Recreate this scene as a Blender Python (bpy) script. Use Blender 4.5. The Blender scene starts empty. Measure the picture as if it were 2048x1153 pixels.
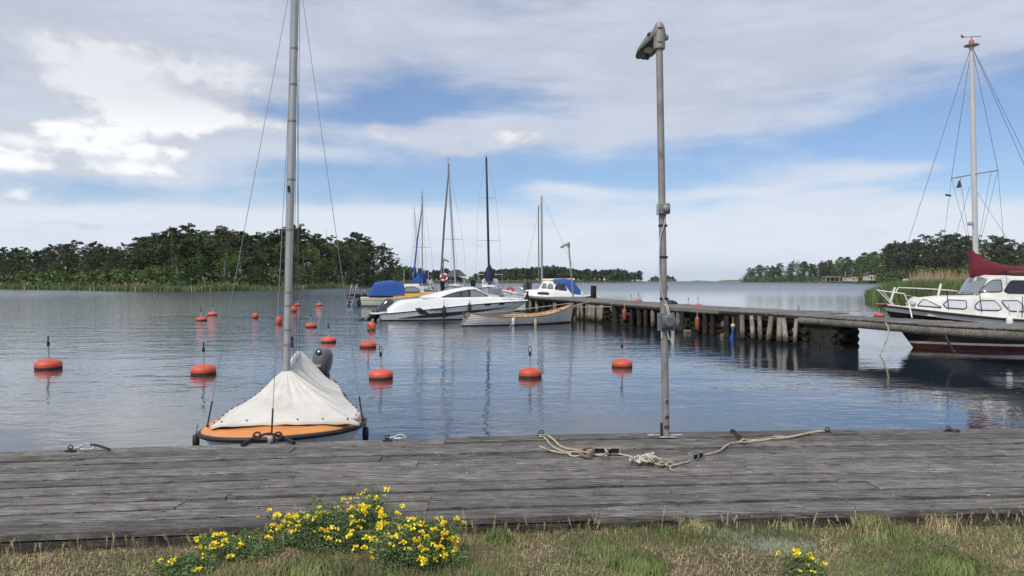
import bpy, math, random
from mathutils import Vector, Matrix, noise
R = math.radians
random.seed(11)
SC = bpy.context.scene
COL = SC.collection
H = 2.15          # eye height above the water
F = 1450.0        # focal length in photograph pixels
HY = 562.0        # horizon row in the photograph

# ------------------------------------------------------------------ camera
cd = bpy.data.cameras.new('camera'); cam = bpy.data.objects.new('camera', cd); COL.objects.link(cam)
cam.location = (0, 0, H); cam.rotation_euler = (R(90), 0, 0)
cd.sensor_width = 36.0; cd.lens = F / 2048 * 36.0
cd.shift_y = -(576.5 - HY) / 2048
cd.clip_start = 0.1; cd.clip_end = 20000
SC.camera = cam
SC.view_settings.view_transform = 'Standard'; SC.view_settings.look = 'None'
SC.view_settings.gamma = 1.0; SC.view_settings.use_curve_mapping = False
SC.view_settings.exposure = 0.22
SUN_EL, SUN_AZ = 50.0, 213.0      # azimuth from +Y clockwise: high at the left

# ------------------------------------------------------------------ sky
world = bpy.data.worlds.new('World'); SC.world = world; world.use_nodes = True
class NT:
    def __init__(s, nt): s.nt = nt; s.n = nt.nodes; s.l = nt.links
    def new(s, t, **k):
        n = s.n.new(t)
        for a, b in k.items(): setattr(n, a, b)
        return n
    def put(s, sock, v):
        if isinstance(v, bpy.types.NodeSocket): s.l.new(v, sock)
        elif v is not None: sock.default_value = v
    def m(s, op, a, b=None, c=None, clamp=False):
        n = s.new('ShaderNodeMath', operation=op, use_clamp=clamp)
        s.put(n.inputs[0], a); s.put(n.inputs[1], b)
        if c is not None: s.put(n.inputs[2], c)
        return n.outputs[0]
    def noise(s, vec, scale, detail=4, rough=.5, dist=0., lac=2.0):
        n = s.new('ShaderNodeTexNoise'); s.put(n.inputs['Vector'], vec)
        for k, v in (('Scale', scale), ('Detail', detail), ('Roughness', rough), ('Distortion', dist), ('Lacunarity', lac)): s.put(n.inputs[k], v)
        return n.outputs['Fac']
    def mapv(s, vec, sc=(1, 1, 1), loc=(0, 0, 0), rot=(0, 0, 0)):
        n = s.new('ShaderNodeMapping'); s.put(n.inputs['Vector'], vec)
        n.inputs['Scale'].default_value = sc; n.inputs['Location'].default_value = loc; n.inputs['Rotation'].default_value = rot
        return n.outputs[0]
    def ramp(s, f, stops, interp='LINEAR'):
        n = s.new('ShaderNodeValToRGB'); s.put(n.inputs[0], f); cr = n.color_ramp; cr.interpolation = interp
        while len(cr.elements) < len(stops): cr.elements.new(.5)
        for e, (p, c) in zip(cr.elements, stops):
            e.position = p
            if not hasattr(c, '__len__'): c = (c, c, c)
            e.color = (c[0], c[1], c[2], 1)
        return n.outputs[0]
    def sstep(s, v, a, b):
        n = s.new('ShaderNodeMapRange', interpolation_type='SMOOTHSTEP'); s.put(n.inputs[0], v)
        n.inputs[1].default_value = a; n.inputs[2].default_value = b; return n.outputs[0]
    def mix(s, f, a, b, mode='MIX'):
        n = s.new('ShaderNodeMix', data_type='RGBA', blend_type=mode); s.put(n.inputs[0], f)
        for sock, v in ((n.inputs[6], a), (n.inputs[7], b)):
            if isinstance(v, (tuple, list)) and len(v) == 3: v = (v[0], v[1], v[2], 1)
            s.put(sock, v)
        return n.outputs[2]

w = NT(world.node_tree)
for n in list(w.n): w.n.remove(n)
SKY_S = 0.1
tc = w.new('ShaderNodeTexCoord'); D = tc.outputs['Generated']
sep = w.new('ShaderNodeSeparateXYZ'); w.l.new(D, sep.inputs[0]); dx, dy, dz = sep.outputs
warp = w.new('ShaderNodeTexNoise'); w.put(warp.inputs['Vector'], w.mapv(D, (1, 1, 2.2))); warp.inputs['Scale'].default_value = 5; warp.inputs['Detail'].default_value = 5
wsep = w.new('ShaderNodeSeparateColor'); w.l.new(warp.outputs['Color'], wsep.inputs[0])
az = w.m('ADD', w.m('ARCTAN2', dx, dy), w.m('MULTIPLY', w.m('SUBTRACT', wsep.outputs[0], .5), .16))
el = w.m('ADD', w.m('ARCSINE', dz), w.m('MULTIPLY', w.m('SUBTRACT', wsep.outputs[1], .5), .06))
el0 = w.m('ARCSINE', dz)
def blob(x, y, rx, ry, amp):      # a soft ellipse of cloud (or of clear sky) at a direction
    a0 = math.atan((x - 1024) / F); e0 = math.atan((HY - y) / math.hypot(F, x - 1024))
    ra, re = rx / F, ry / F
    u = w.m('MULTIPLY', w.m('SUBTRACT', az, a0), 1 / ra); v = w.m('MULTIPLY', w.m('SUBTRACT', el, e0), 1 / re)
    r2 = w.m('ADD', w.m('MULTIPLY', u, u), w.m('MULTIPLY', v, v))
    return w.m('MULTIPLY', w.m('EXPONENT', w.m('MULTIPLY', r2, -1.0)), amp)
def total(lst):
    s_ = 0.0
    for b in lst: s_ = w.m('ADD', s_, blob(*b))
    return s_
Ds = w.mapv(D, (1, 1, 3.2))
fb = w.noise(Ds, 2.6, 9, .56, .15)
fine = w.noise(w.mapv(D, (1, 1, 4.5), rot=(0, .12, 0)), 7.0, 8, .6, .2)
elramp = w.ramp(w.m('DIVIDE', el0, 1.5708, clamp=True), [
    (0.0, .62), (.018, .60), (.045, .66), (.062, .58), (.078, .34), (.12, .29), (.155, .40), (.20, .70), (.30, .74), (.6, .62), (1.0, .60)])
sheet_b = total([(1600, 120, 520, 130, .35), (1300, 250, 260, 60, .28), (820, 215, 170, 55, -.42), (1060, 205, 90, 30, -.1), (1230, 340, 800, 45, -.12),
    (1720, 345, 170, 24, .55), (1110, 388, 110, 18, .42), (900, 270, 190, 30, .55), (560, 310, 220, 16, .25), (1900, 250, 220, 60, -.25),
    (1400, 380, 260, 10, .25), (200, 385, 330, 26, -.2), (700, 370, 330, 28, -.22), (1700, 395, 240, 8, .2), (60, 300, 300, 70, .35), (1950, 390, 200, 15, -.15),
    (230, 290, 420, 95, .34), (230, 140, 330, 80, .3), (250, 190, 400, 16, -.25), (450, 60, 900, 60, .25), (1024, 470, 1500, 46, .30), (330, 395, 500, 18, -.22), (100, 40, 200, 40, .2)])
sd = w.m('ADD', w.m('ADD', elramp, sheet_b), w.m('ADD', w.m('MULTIPLY', w.m('SUBTRACT', fb, .5), 1.1), w.m('MULTIPLY', w.m('SUBTRACT', fine, .5), .7)))
sheet = w.sstep(sd, .22, .80)
cum_list = [(60, 120, 150, 50, .62), (200, 125, 110, 50, .72), (370, 150, 100, 50, .70), (500, 170, 90, 40, .62), (230, 195, 200, 24, .35), (350, 238, 84, 40, 1.2), (540, 262, 80, 28, .85),
    (205, 262, 55, 24, .95), (90, 250, 60, 20, .85), (40, 285, 90, 24, .75), (440, 225, 50, 24, .6), (150, 300, 160, 14, .5), (40, 335, 160, 22, .35), (320, 302, 60, 12, .6), (270, 338, 90, 16, .75), (120, 345, 120, 14, .4),
    (1045, 280, 70, 20, .85), (910, 308, 60, 10, .5), (34, 382, 34, 14, .75), (760, 262, 60, 14, .5), (820, 285, 90, 12, .45), (160, 448, 30, 9, .6), (60, 438, 60, 8, .55), (560, 320, 110, 10, .4)]
cum_b = total(cum_list)
fc = w.noise(w.mapv(D, (1, 1, 1.7)), 10.0, 10, .62, .15)
cd_ = w.m('ADD', cum_b, w.m('MULTIPLY', w.m('SUBTRACT', fc, .5), 1.9))
cum = w.sstep(cd_, .22, .80)
# self shade of the cumulus: sample the same field a little lower: where there is cloud above, it is greyer
cshade = w.sstep(w.m('SUBTRACT', w.noise(w.mapv(D, (1, 1, 1.7), (0, 0, .035)), 10.0, 6, .55, .15), fc), -.13, .10)
sky = w.new('ShaderNodeTexSky', sky_type='NISHITA', sun_disc=False)
sky.sun_elevation = R(SUN_EL); sky.sun_rotation = R(SUN_AZ); sky.altitude = 0; sky.air_density = 1.0; sky.dust_density = .6; sky.ozone_density = 2.0
blue = w.mix(1.0, sky.outputs[0], (.72, .85, 1.04), 'MULTIPLY')
hz = w.m('SUBTRACT', 1.0, w.sstep(el0, -.01, .16))
blue = w.mix(w.m('MULTIPLY', hz, .55), blue, (4.0, 5.3, 7.4))
k = 1 / SKY_S
def c10(r, g, b): return (r * k, g * k, b * k)
shcol = w.mix(w.sstep(el0, .06, .26), c10(.67, .72, .79), c10(.48, .52, .61))
shcol = w.mix(w.sstep(el0, .48, 1.15), shcol, c10(.98, 1.0, 1.04))
shcol = w.mix(w.m('MULTIPLY', w.sstep(fine, .42, .66), .5), shcol, c10(.60, .64, .75))
dens = w.sstep(w.m('ADD', cd_, w.m('MULTIPLY', w.m('SUBTRACT', cshade, .5), .8)), .45, 1.25)
ccol = w.mix(dens, c10(.53, .56, .62), c10(.90, .91, .91))
ccol = w.mix(w.m('MULTIPLY', w.sstep(el0, .17, .24), .45), ccol, c10(.48, .50, .58))
col = w.mix(w.m('ADD', w.m('MULTIPLY', sheet, .80), .13), blue, shcol)
col = w.mix(w.m('MULTIPLY', cum, .88), col, ccol)
bg = w.new('ShaderNodeBackground'); w.l.new(col, bg.inputs[0]); bg.inputs[1].default_value = SKY_S
wo = w.new('ShaderNodeOutputWorld'); w.l.new(bg.outputs[0], wo.inputs[0])

# ------------------------------------------------------------------ sun behind thin cloud
sl = bpy.data.lights.new('sun', 'SUN'); sl.energy = 2.6; sl.angle = R(12); sl.color = (1, .93, .82)
so = bpy.data.objects.new('sun', sl); COL.objects.link(so)
sdv = Vector((math.sin(R(SUN_AZ)) * math.cos(R(SUN_EL)), math.cos(R(SUN_AZ)) * math.cos(R(SUN_EL)), math.sin(R(SUN_EL))))
so.rotation_euler = sdv.to_track_quat('Z', 'Y').to_euler(); so.location = sdv * 50

# ------------------------------------------------------------------ helpers
def at(x, y, d): return Vector(((x - 1024) / F * d, d, H - (y - HY) / F * d))
def onz(x, y, z): d = (H - z) * F / (y - HY); return Vector(((x - 1024) / F * d, d, z))
def sx(x, d): return (x - 1024) / F * d
def zz(y, d): return H - (y - HY) / F * d
def lerp(a, b, t): return a + (b - a) * t
def pl(pts, x):       # piecewise-linear lookup
    if x <= pts[0][0]: return pts[0][1]
    for (a, b), (c, d) in zip(pts, pts[1:]):
        if x <= c: return b + (d - b) * (x - a) / (c - a)
    return pts[-1][1]
def sm(pts, x):       # smooth (Catmull) lookup
    n = len(pts)
    if x <= pts[0][0]: return pts[0][1]
    if x >= pts[-1][0]: return pts[-1][1]
    for i in range(n - 1):
        if x <= pts[i + 1][0]:
            x0, y0 = pts[i]; x1, y1 = pts[i + 1]
            m0 = (y1 - pts[i - 1][1]) / (x1 - pts[i - 1][0]) if i else (y1 - y0) / (x1 - x0)
            m1 = (pts[i + 2][1] - y0) / (pts[i + 2][0] - x0) if i < n - 2 else (y1 - y0) / (x1 - x0)
            h = x1 - x0; t = (x - x0) / h; t2, t3 = t * t, t ** 3
            return (2*t3-3*t2+1)*y0 + (t3-2*t2+t)*h*m0 + (-2*t3+3*t2)*y1 + (t3-t2)*h*m1

MATS = {}
def mat(name, col=(.5, .5, .5), rough=.5, metal=0, var=.0, scale=8, bump=0, bscale=60, dirt=None, dirt_amt=0, spec=None, trans=0, sheen=0, coat=0, objvar=0):
    if name in MATS: return MATS[name]
    m_ = bpy.data.materials.new(name); m_.use_nodes = True; t = NT(m_.node_tree)
    p = t.n['Principled BSDF']; tcn = t.new('ShaderNodeTexCoord'); O = tcn.outputs['Object']
    c = (col[0], col[1], col[2], 1)
    if var:
        f = t.noise(O, scale, 6, .6)
        c = t.mix(t.sstep(f, .3, .7), tuple(max(0, v * (1 - var)) for v in col), tuple(min(1, v * (1 + var)) for v in col))
    if dirt:
        f = t.noise(O, scale * .6, 8, .68, .4)
        c = t.mix(t.m('MULTIPLY', t.sstep(f, .48, .68), dirt_amt), c, dirt)
    if objvar:
        oi = t.new('ShaderNodeObjectInfo'); hs = t.new('ShaderNodeHueSaturation'); t.put(hs.inputs['Color'], c)
        t.put(hs.inputs['Value'], t.m('ADD', t.m('MULTIPLY', oi.outputs['Random'], objvar * 2), 1 - objvar)); c = hs.outputs[0]
    t.put(p.inputs['Base Color'], c)
    r = rough
    if var: r = t.m('ADD', t.m('MULTIPLY', t.noise(O, scale * 2, 4), .2), rough - .1)
    t.put(p.inputs['Roughness'], r); p.inputs['Metallic'].default_value = metal
    if spec is not None: p.inputs['Specular IOR Level'].default_value = spec
    if trans: p.inputs['Transmission Weight'].default_value = trans
    if sheen: p.inputs['Sheen Weight'].default_value = sheen
    if coat: p.inputs['Coat Weight'].default_value = coat
    if bump:
        b = t.new('ShaderNodeBump'); b.inputs['Strength'].default_value = bump; b.inputs['Distance'].default_value = .01
        t.put(b.inputs['Height'], t.noise(O, bscale, 5, .6)); t.put(p.inputs['Normal'], b.outputs[0])
    MATS[name] = m_; return m_

def wood(name, cols, axis=(1, 14, 14), scale=3.0, bump=.6, streak=.5, objvar=.15, rough=.85, waterline=None, specks=False, green=0):
    if name in MATS: return MATS[name]
    m_ = bpy.data.materials.new(name); m_.use_nodes = True; t = NT(m_.node_tree); p = t.n['Principled BSDF']
    tcn = t.new('ShaderNodeTexCoord'); oi = t.new('ShaderNodeObjectInfo')
    va = t.new('ShaderNodeVectorMath', operation='ADD'); t.l.new(tcn.outputs['Object'], va.inputs[0])
    cb = t.new('ShaderNodeCombineXYZ')
    for i_, k_ in enumerate((31., 57., 13.)): t.put(cb.inputs[i_], t.m('MULTIPLY', oi.outputs['Random'], k_))
    t.l.new(cb.outputs[0], va.inputs[1]); O = va.outputs[0]
    V = t.mapv(O, axis)
    g = t.noise(V, scale, 8, .68, .8)
    g2 = t.noise(t.mapv(O, tuple(a * 3.1 if a > 1 else a * 1.6 for a in axis)), scale, 6, .7, .3)
    patch = t.noise(O, .9 * scale, 5, .6, .5)
    c = t.ramp(t.m('ADD', t.m('MULTIPLY', g, .65), t.m('MULTIPLY', g2, .35)), [(.36, cols[0]), (.46, cols[1]), (.55, cols[2]), (.66, cols[3])])
    c = t.mix(t.m('MULTIPLY', t.sstep(patch, .42, .66), streak), c, cols[0])
    crack = t.sstep(t.noise(t.mapv(O, tuple(a * 1.8 if a > 1 else a * .7 for a in axis)), scale * 1.3, 3, .5, 1.2), .36, .31)
    c = t.mix(t.m('MULTIPLY', crack, .75), c, tuple(v * .18 for v in cols[0]))
    if specks:
        vo = t.noise(t.mapv(O, (2.2, 3.4, 3.4)), 9.0, 2, .5); c = t.mix(t.m('MULTIPLY', t.sstep(vo, .72, .76), .8), c, (.55, .54, .5))
        kn = t.noise(t.mapv(O, (1.6, 3.2, 3.2)), 4.2, 1, .4); c = t.mix(t.m('MULTIPLY', t.sstep(kn, .70, .76), .65), c, tuple(v * .5 for v in cols[0]))
    if green:
        gp = t.noise(O, scale * .8, 6, .7)
        c = t.mix(t.m('MULTIPLY', t.sstep(gp, .55, .7), green), c, (.10, .12, .06))
    hs = t.new('ShaderNodeHueSaturation'); t.put(hs.inputs['Color'], c)
    t.put(hs.inputs['Value'], t.m('ADD', t.m('MULTIPLY', oi.outputs['Random'], objvar * 2), 1 - objvar)); c = hs.outputs[0]
    if waterline is not None:      # wet, weedy foot of a pile
        ge = t.new('ShaderNodeNewGeometry'); sp = t.new('ShaderNodeSeparateXYZ'); t.l.new(ge.outputs['Position'], sp.inputs[0])
        zf = t.m('ADD', sp.outputs[2], t.m('MULTIPLY', t.m('SUBTRACT', t.noise(O, 6, 4), .5), .25))
        c = t.mix(t.m('MULTIPLY', t.sstep(zf, waterline + .14, waterline - .04), .8), c, (.045, .030, .016))
        c = t.mix(t.sstep(zf, waterline - .08, waterline - .17), c, (.010, .010, .007))
    t.put(p.inputs['Base Color'], c); p.inputs['Roughness'].default_value = rough; p.inputs['Specular IOR Level'].default_value = .25
    b = t.new('ShaderNodeBump'); b.inputs['Strength'].default_value = bump; b.inputs['Distance'].default_value = .006
    t.put(b.inputs['Height'], t.m('SUBTRACT', t.m('ADD', g, t.m('MULTIPLY', g2, .5)), crack)); t.put(p.inputs['Normal'], b.outputs[0])
    MATS[name] = m_; return m_

class MB:
    def __init__(s): s.v = []; s.f = []; s.mi = []; s.cur = 0
    def add(s, vs, fs):
        o = len(s.v); s.v += [tuple(v) for v in vs]; s.f += [tuple(i + o for i in f) for f in fs]; s.mi += [s.cur] * len(fs); return s
    def box(s, c, d, rot=None):
        vs = [Vector(((i & 1) - .5, ((i >> 1) & 1) - .5, ((i >> 2) & 1) - .5)) for i in range(8)]
        vs = [Vector((v.x * d[0], v.y * d[1], v.z * d[2])) for v in vs]
        if rot is not None: vs = [rot @ v for v in vs]
        c = Vector(c)
        return s.add([v + c for v in vs], [(0, 2, 3, 1), (4, 5, 7, 6), (0, 1, 5, 4), (2, 6, 7, 3), (0, 4, 6, 2), (1, 3, 7, 5)])
    def bbox(s, c, d, b=.01, rot=None):     # box with chamfered edges
        hx, hy, hz = (x / 2 for x in d); vs = []; c = Vector(c); b = min(b, hx * .9, hy * .9, hz * .9)
        import itertools
        idx = {}
        for sx_, sy_, sz_ in itertools.product((-1, 1), repeat=3):
            for ax in range(3):
                q = [sx_ * (hx - b), sy_ * (hy - b), sz_ * (hz - b)]; q[ax] = (sx_, sy_, sz_)[ax] * (hx, hy, hz)[ax]
                idx[(sx_, sy_, sz_, ax)] = len(vs); vs.append(Vector(q))
        fs = []
        for ax in range(3):
            o1, o2 = [a for a in range(3) if a != ax]
            for sg in (-1, 1):
                q = []
                for a, b_ in ((-1, -1), (1, -1), (1, 1), (-1, 1)):
                    t_ = [0, 0, 0]; t_[ax] = sg; t_[o1] = a; t_[o2] = b_; q.append(idx[(*t_, ax)])
                if (sg > 0) != (ax != 1): q.reverse()
                fs.append(tuple(q))
        for ax in range(3):
            o1, o2 = [a for a in range(3) if a != ax]
            for a in (-1, 1):
                for b_ in (-1, 1):
                    lo = [0, 0, 0]; lo[o1] = a; lo[o2] = b_; hi = lo[:]; lo[ax] = -1; hi[ax] = 1
                    fs.append((idx[(*lo, o1)], idx[(*hi, o1)], idx[(*hi, o2)], idx[(*lo, o2)]))
        for c_ in itertools.product((-1, 1), repeat=3): fs.append((idx[(*c_, 0)], idx[(*c_, 1)], idx[(*c_, 2)]))
        if rot is not None: vs = [rot @ v for v in vs]
        return s.add([v + c for v in vs], fs)
    def tube(s, pts, r, n=8, caps=True, sq=1.0):
        pts = [Vector(p) for p in pts]; k_ = len(pts)
        rr = r if hasattr(r, '__len__') else [r] * k_
        vs = []; up = None
        for i, p in enumerate(pts):
            t = (pts[min(i + 1, k_ - 1)] - pts[max(i - 1, 0)])
            if t.length < 1e-9: t = Vector((0, 0, 1))
            t.normalize()
            if up is None:
                up = Vector((0, 0, 1)) if abs(t.z) < .9 else Vector((1, 0, 0))
            a = up - t * up.dot(t)
            if a.length < 1e-4: a = t.orthogonal()
            a.normalize(); b = t.cross(a); up = a
            for j in range(n):
                an = 2 * math.pi * j / n; vs.append(p + a * math.cos(an) * rr[i] * sq + b * math.sin(an) * rr[i])
        fs = [(i * n + j, i * n + (j + 1) % n, (i + 1) * n + (j + 1) % n, (i + 1) * n + j) for i in range(k_ - 1) for j in range(n)]
        if caps: fs += [tuple(range(n - 1, -1, -1)), tuple((k_ - 1) * n + j for j in range(n))]
        return s.add(vs, fs)
    def lathe(s, prof, n=20, c=(0, 0, 0), rot=None, scale=(1, 1, 1)):
        c = Vector(c); vs = []
        for r, z in prof:
            for j in range(n):
                a = 2 * math.pi * j / n; v = Vector((r * math.cos(a) * scale[0], r * math.sin(a) * scale[1], z * scale[2]))
                vs.append((rot @ v if rot is not None else v) + c)
        k_ = len(prof)
        fs = [(i * n + j, i * n + (j + 1) % n, (i + 1) * n + (j + 1) % n, (i + 1) * n + j) for i in range(k_ - 1) for j in range(n)]
        if prof[0][0] > 1e-6: fs.append(tuple(range(n - 1, -1, -1)))
        if prof[-1][0] > 1e-6: fs.append(tuple((k_ - 1) * n + j for j in range(n)))
        return s.add(vs, fs)
    def ball(s, c, r, n=12, m=8, rot=None):
        r = r if hasattr(r, '__len__') else (r, r, r)
        prof = [(math.sin(math.pi * i / m), -math.cos(math.pi * i / m)) for i in range(m + 1)]
        prof[0] = (1e-4, -1); prof[-1] = (1e-4, 1)
        return s.lathe(prof, n, c, rot, r) if rot is None else s.add([rot @ Vector((p[0] * math.cos(2*math.pi*j/n) * r[0], p[0] * math.sin(2*math.pi*j/n) * r[1], p[1] * r[2])) + Vector(c) for p in prof for j in range(n)], [(i * n + j, i * n + (j + 1) % n, (i + 1) * n + (j + 1) % n, (i + 1) * n + j) for i in range(m) for j in range(n)])
    def grid(s, rows, close=False):     # rows: list of lists of points
        nr, nc = len(rows), len(rows[0]); vs = [p for r in rows for p in r]; fs = []
        for i in range(nr - 1):
            for j in range(nc if close else nc - 1):
                fs.append((i * nc + j, i * nc + (j + 1) % nc, (i + 1) * nc + (j + 1) % nc, (i + 1) * nc + j))
        return s.add(vs, fs)
    def prism(s, poly, axis, t):         # extrude polygon of 3D points along a vector
        poly = [Vector(p) for p in poly]; e = Vector(axis) * t; n = len(poly)
        return s.add(poly + [p + e for p in poly], [tuple(range(n - 1, -1, -1)), tuple(range(n, 2 * n))] + [(i, (i + 1) % n, (i + 1) % n + n, i + n) for i in range(n)])
    def torus(s, c, R_, r, n=24, m=8, rot=None, arc=1.0):
        c = Vector(c); pts = []
        for i in range(n + (0 if arc == 1 else 1)):
            a = 2 * math.pi * arc * i / n; v = Vector((R_ * math.cos(a), R_ * math.sin(a), 0)); pts.append((rot @ v if rot is not None else v) + c)
        if arc == 1:
            rows = []
            for i in range(n):
                a = 2 * math.pi * i / n
                row = []
                for j in range(m):
                    b = 2 * math.pi * j / m; v = Vector(((R_ + r * math.cos(b)) * math.cos(a), (R_ + r * math.cos(b)) * math.sin(a), r * math.sin(b)))
                    row.append((rot @ v if rot is not None else v) + c)
                rows.append(row)
            rows.append(rows[0]); return s.grid(rows, close=True)
        return s.tube(pts, r, m)
    def mesh(s, name, mats, smooth=False, fixn=True):
        me = bpy.data.meshes.new(name); me.from_pydata(s.v, [], s.f)
        for m_ in (mats if isinstance(mats, (list, tuple)) else [mats]): me.materials.append(m_)
        if isinstance(mats, (list, tuple)) and len(mats) > 1: me.polygons.foreach_set('material_index', s.mi)
        if fixn:
            import bmesh
            bm = bmesh.new(); bm.from_mesh(me); bmesh.ops.recalc_face_normals(bm, faces=bm.faces); bm.to_mesh(me); bm.free()
        if smooth is True: me.polygons.foreach_set('use_smooth', [True] * len(me.polygons))
        elif smooth: me.polygons.foreach_set('use_smooth', [True] * len(me.polygons)); me.set_sharp_from_angle(angle=R(smooth))
        me.update(); return me
    def build(s, name, mats, parent=None, smooth=40, fixn=True, **tags):
        o = bpy.data.objects.new(name, s.mesh(name, mats, smooth, fixn)); COL.objects.link(o)
        if parent is not None: o.parent = parent
        for k_, v in tags.items(): o[k_] = v
        return o
def thing(name, label, cat, loc=(0, 0, 0), rz=0, group=None, rot=None):
    o = bpy.data.objects.new(name, None); COL.objects.link(o); o.location = loc; o.rotation_euler = rot if rot else (0, 0, rz)
    o.empty_display_size = .2; o['label'] = label; o['category'] = cat
    if group: o['group'] = group
    return o
def tag(o, label, cat, group=None):
    o['label'] = label; o['category'] = cat
    if group: o['group'] = group
    return o
def inst(name, me, parent=None, loc=(0, 0, 0), rot=(0, 0, 0), scale=(1, 1, 1)):
    o = bpy.data.objects.new(name, me); COL.objects.link(o); o.location = loc; o.rotation_euler = rot; o.scale = scale
    if parent is not None: o.parent = parent
    return o
def dup(root, loc, rz=0, label=None, group=None, scale=None):
    r = root.copy(); COL.objects.link(r); r.location = loc; r.rotation_euler = (root.rotation_euler[0], root.rotation_euler[1], rz)
    if scale: r.scale = (scale,) * 3
    if label: r['label'] = label
    if group: r['group'] = group
    for ch in list(root.children):
        c = ch.copy(); COL.objects.link(c); c.parent = r
        for g in list(ch.children):
            d = g.copy(); COL.objects.link(d); d.parent = c
    return r
def N3(x, y, z=0): return noise.noise(Vector((x, y, z)))
# ------------------------------------------------------------------ water
def water_mat():
    m_ = bpy.data.materials.new('lake_water'); m_.use_nodes = True; t = NT(m_.node_tree); p = t.n['Principled BSDF']
    p.inputs['Base Color'].default_value = (.018, .027, .038, 1); p.inputs['IOR'].default_value = 2.15
    O = t.new('ShaderNodeTexCoord').outputs['Object']
    sp = t.new('ShaderNodeSeparateXYZ'); t.l.new(O, sp.inputs[0])
    # wind patches: livelier ripples in the middle left, calm beside the jetty
    patch = t.noise(t.mapv(O, (.02, .055, 1)), 1.0, 3, .5, .4)
    dist = t.m('SQRT', t.m('ADD', t.m('MULTIPLY', sp.outputs[0], sp.outputs[0]), t.m('MULTIPLY', sp.outputs[1], sp.outputs[1])))
    far = t.sstep(dist, 18, 60)
    t.put(p.inputs['Roughness'], t.m('ADD', .02, t.m('ADD', t.m('MULTIPLY', t.sstep(dist, 45, 200), .24), t.m('MULTIPLY', t.sstep(dist, 150, 700), .16))))
    amp = t.m('ADD', t.m('MULTIPLY', t.sstep(t.m('ADD', patch, t.m('MULTIPLY', sp.outputs[0], -.006)), .42, .60), .85), .22)
    amp = t.m('MULTIPLY', amp, t.m('ADD', .60, t.m('MULTIPLY', far, .75)))
    V = t.mapv(O, (1, 1.9, 1), rot=(0, 0, R(-14)))
    h1 = t.noise(V, 1.1, 2, .5, .5)
    h2 = t.noise(t.mapv(O, (1, 2.2, 1), rot=(0, 0, R(17))), 3.4, 2, .5, .4)
    h3 = t.noise(t.mapv(O, (1, 1.5, 1), rot=(0, 0, R(-30))), 11, 2, .5, .3)
    h0 = t.noise(t.mapv(O, (1, 2.5, 1)), .28, 2, .5)
    hh = t.m('ADD', t.m('ADD', t.m('MULTIPLY', h1, .030), t.m('MULTIPLY', h2, .011)), t.m('ADD', t.m('MULTIPLY', h3, .0022), t.m('MULTIPLY', h0, .04)))
    hh = t.m('MULTIPLY', hh, amp)
    b = t.new('ShaderNodeBump'); b.inputs['Strength'].default_value = 1; b.inputs['Distance'].default_value = 1.0
    t.put(b.inputs['Height'], hh); t.put(p.inputs['Normal'], b.outputs[0])
    return m_
wm = MB(); L = 4200
wm.grid([[(x, y, 0) for x in (-L, -60, 60, L)] for y in (4.0, 60, 400, L)])
wm.v = [(x, y, 0) for x, y, z in wm.v]
water = wm.build('water', water_mat(), smooth=False, kind='structure')

# ------------------------------------------------------------------ land across the water
m_land = mat('meadow_soil', (.09, .11, .04), .95, var=.4, scale=.15, dirt=(.16, .13, .07), dirt_amt=.7)
m_rock = mat('shore_rock', (.16, .15, .14), .9, var=.3, scale=1.5, bump=.5, bscale=6)
def land(name, shore, depth, rise, steps=10):
    """shore: list of (photo x, distance) -> a strip of ground that rises from the waterline"""
    rows = []
    pts = []
    x0, x1 = shore[0][0], shore[-1][0]; n = 60
    for i in range(n + 1):
        x = lerp(x0, x1, i / n); d = sm(shore, x); pts.append(Vector((sx(x, d), d, 0)))
    for j in range(steps + 1):
        t = j / steps; row = []
        for i, p in enumerate(pts):
            e = min(1, min(i, n - i) / 6)
            dr = p.normalized(); q = p + dr * (depth * t)
            z = -.4 + (.75 if j else 0) + rise * (1 - (1 - t) ** 2) * (.3 + .7 * e) + N3(q.x * .05, q.y * .05) * .5 * min(1, t * 4)
            if j == 0: z = -.4
            row.append((q.x + N3(q.x * .1, q.y * .1, 3) * 1.5, q.y + N3(q.x * .1, q.y * .1, 9) * 1.5, z))
        rows.append(row)
    mb = MB(); mb.grid(rows)
    return mb.build(name, m_land, smooth=True, fixn=True, kind='structure')
SH_L = [(-700, 260), (-250, 190), (0, 183), (150, 166), (280, 148), (420, 152), (572, 172), (656, 208), (720, 238), (800, 290)]
SH_C = [(760, 560), (830, 600), (1000, 640), (1120, 800), (1290, 860)]
SH_I = [(1294, 1300), (1354, 1300)]
SH_R = [(1482, 900), (1560, 820), (1655, 700), (1740, 520), (1810, 450), (1950, 360), (2100, 320), (2600, 330), (3200, 420)]
land('island', SH_L, 130, 3.0)
land('far_shore', SH_C, 200, 3.0)
land('far_island', SH_I, 60, 3)
land('right_shore', SH_R, 200, 8.0)

# ------------------------------------------------------------------ trees
def leafmat(name, c0, c1):
    m_ = bpy.data.materials.new(name); m_.use_nodes = True; t = NT(m_.node_tree); p = t.n['Principled BSDF']
    O = t.new('ShaderNodeTexCoord').outputs['Object']; oi = t.new('ShaderNodeObjectInfo')
    c = t.mix(t.sstep(t.noise(O, .55, 5, .7), .35, .65), c0, c1)
    hs = t.new('ShaderNodeHueSaturation'); t.put(hs.inputs['Color'], c)
    t.put(hs.inputs['Value'], t.m('ADD', t.m('MULTIPLY', oi.outputs['Random'], .7), .65))
    t.put(hs.inputs['Hue'], t.m('ADD', t.m('MULTIPLY', t.m('FRACT', t.m('MULTIPLY', oi.outputs['Random'], 7.3)), .03), .485))
    t.put(p.inputs['Base Color'], hs.outputs[0]); p.inputs['Roughness'].default_value = .7; p.inputs['Specular IOR Level'].default_value = .2
    return m_
m_pine = leafmat('pine_needles', (.032, .046, .020), (.080, .098, .042))
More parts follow.
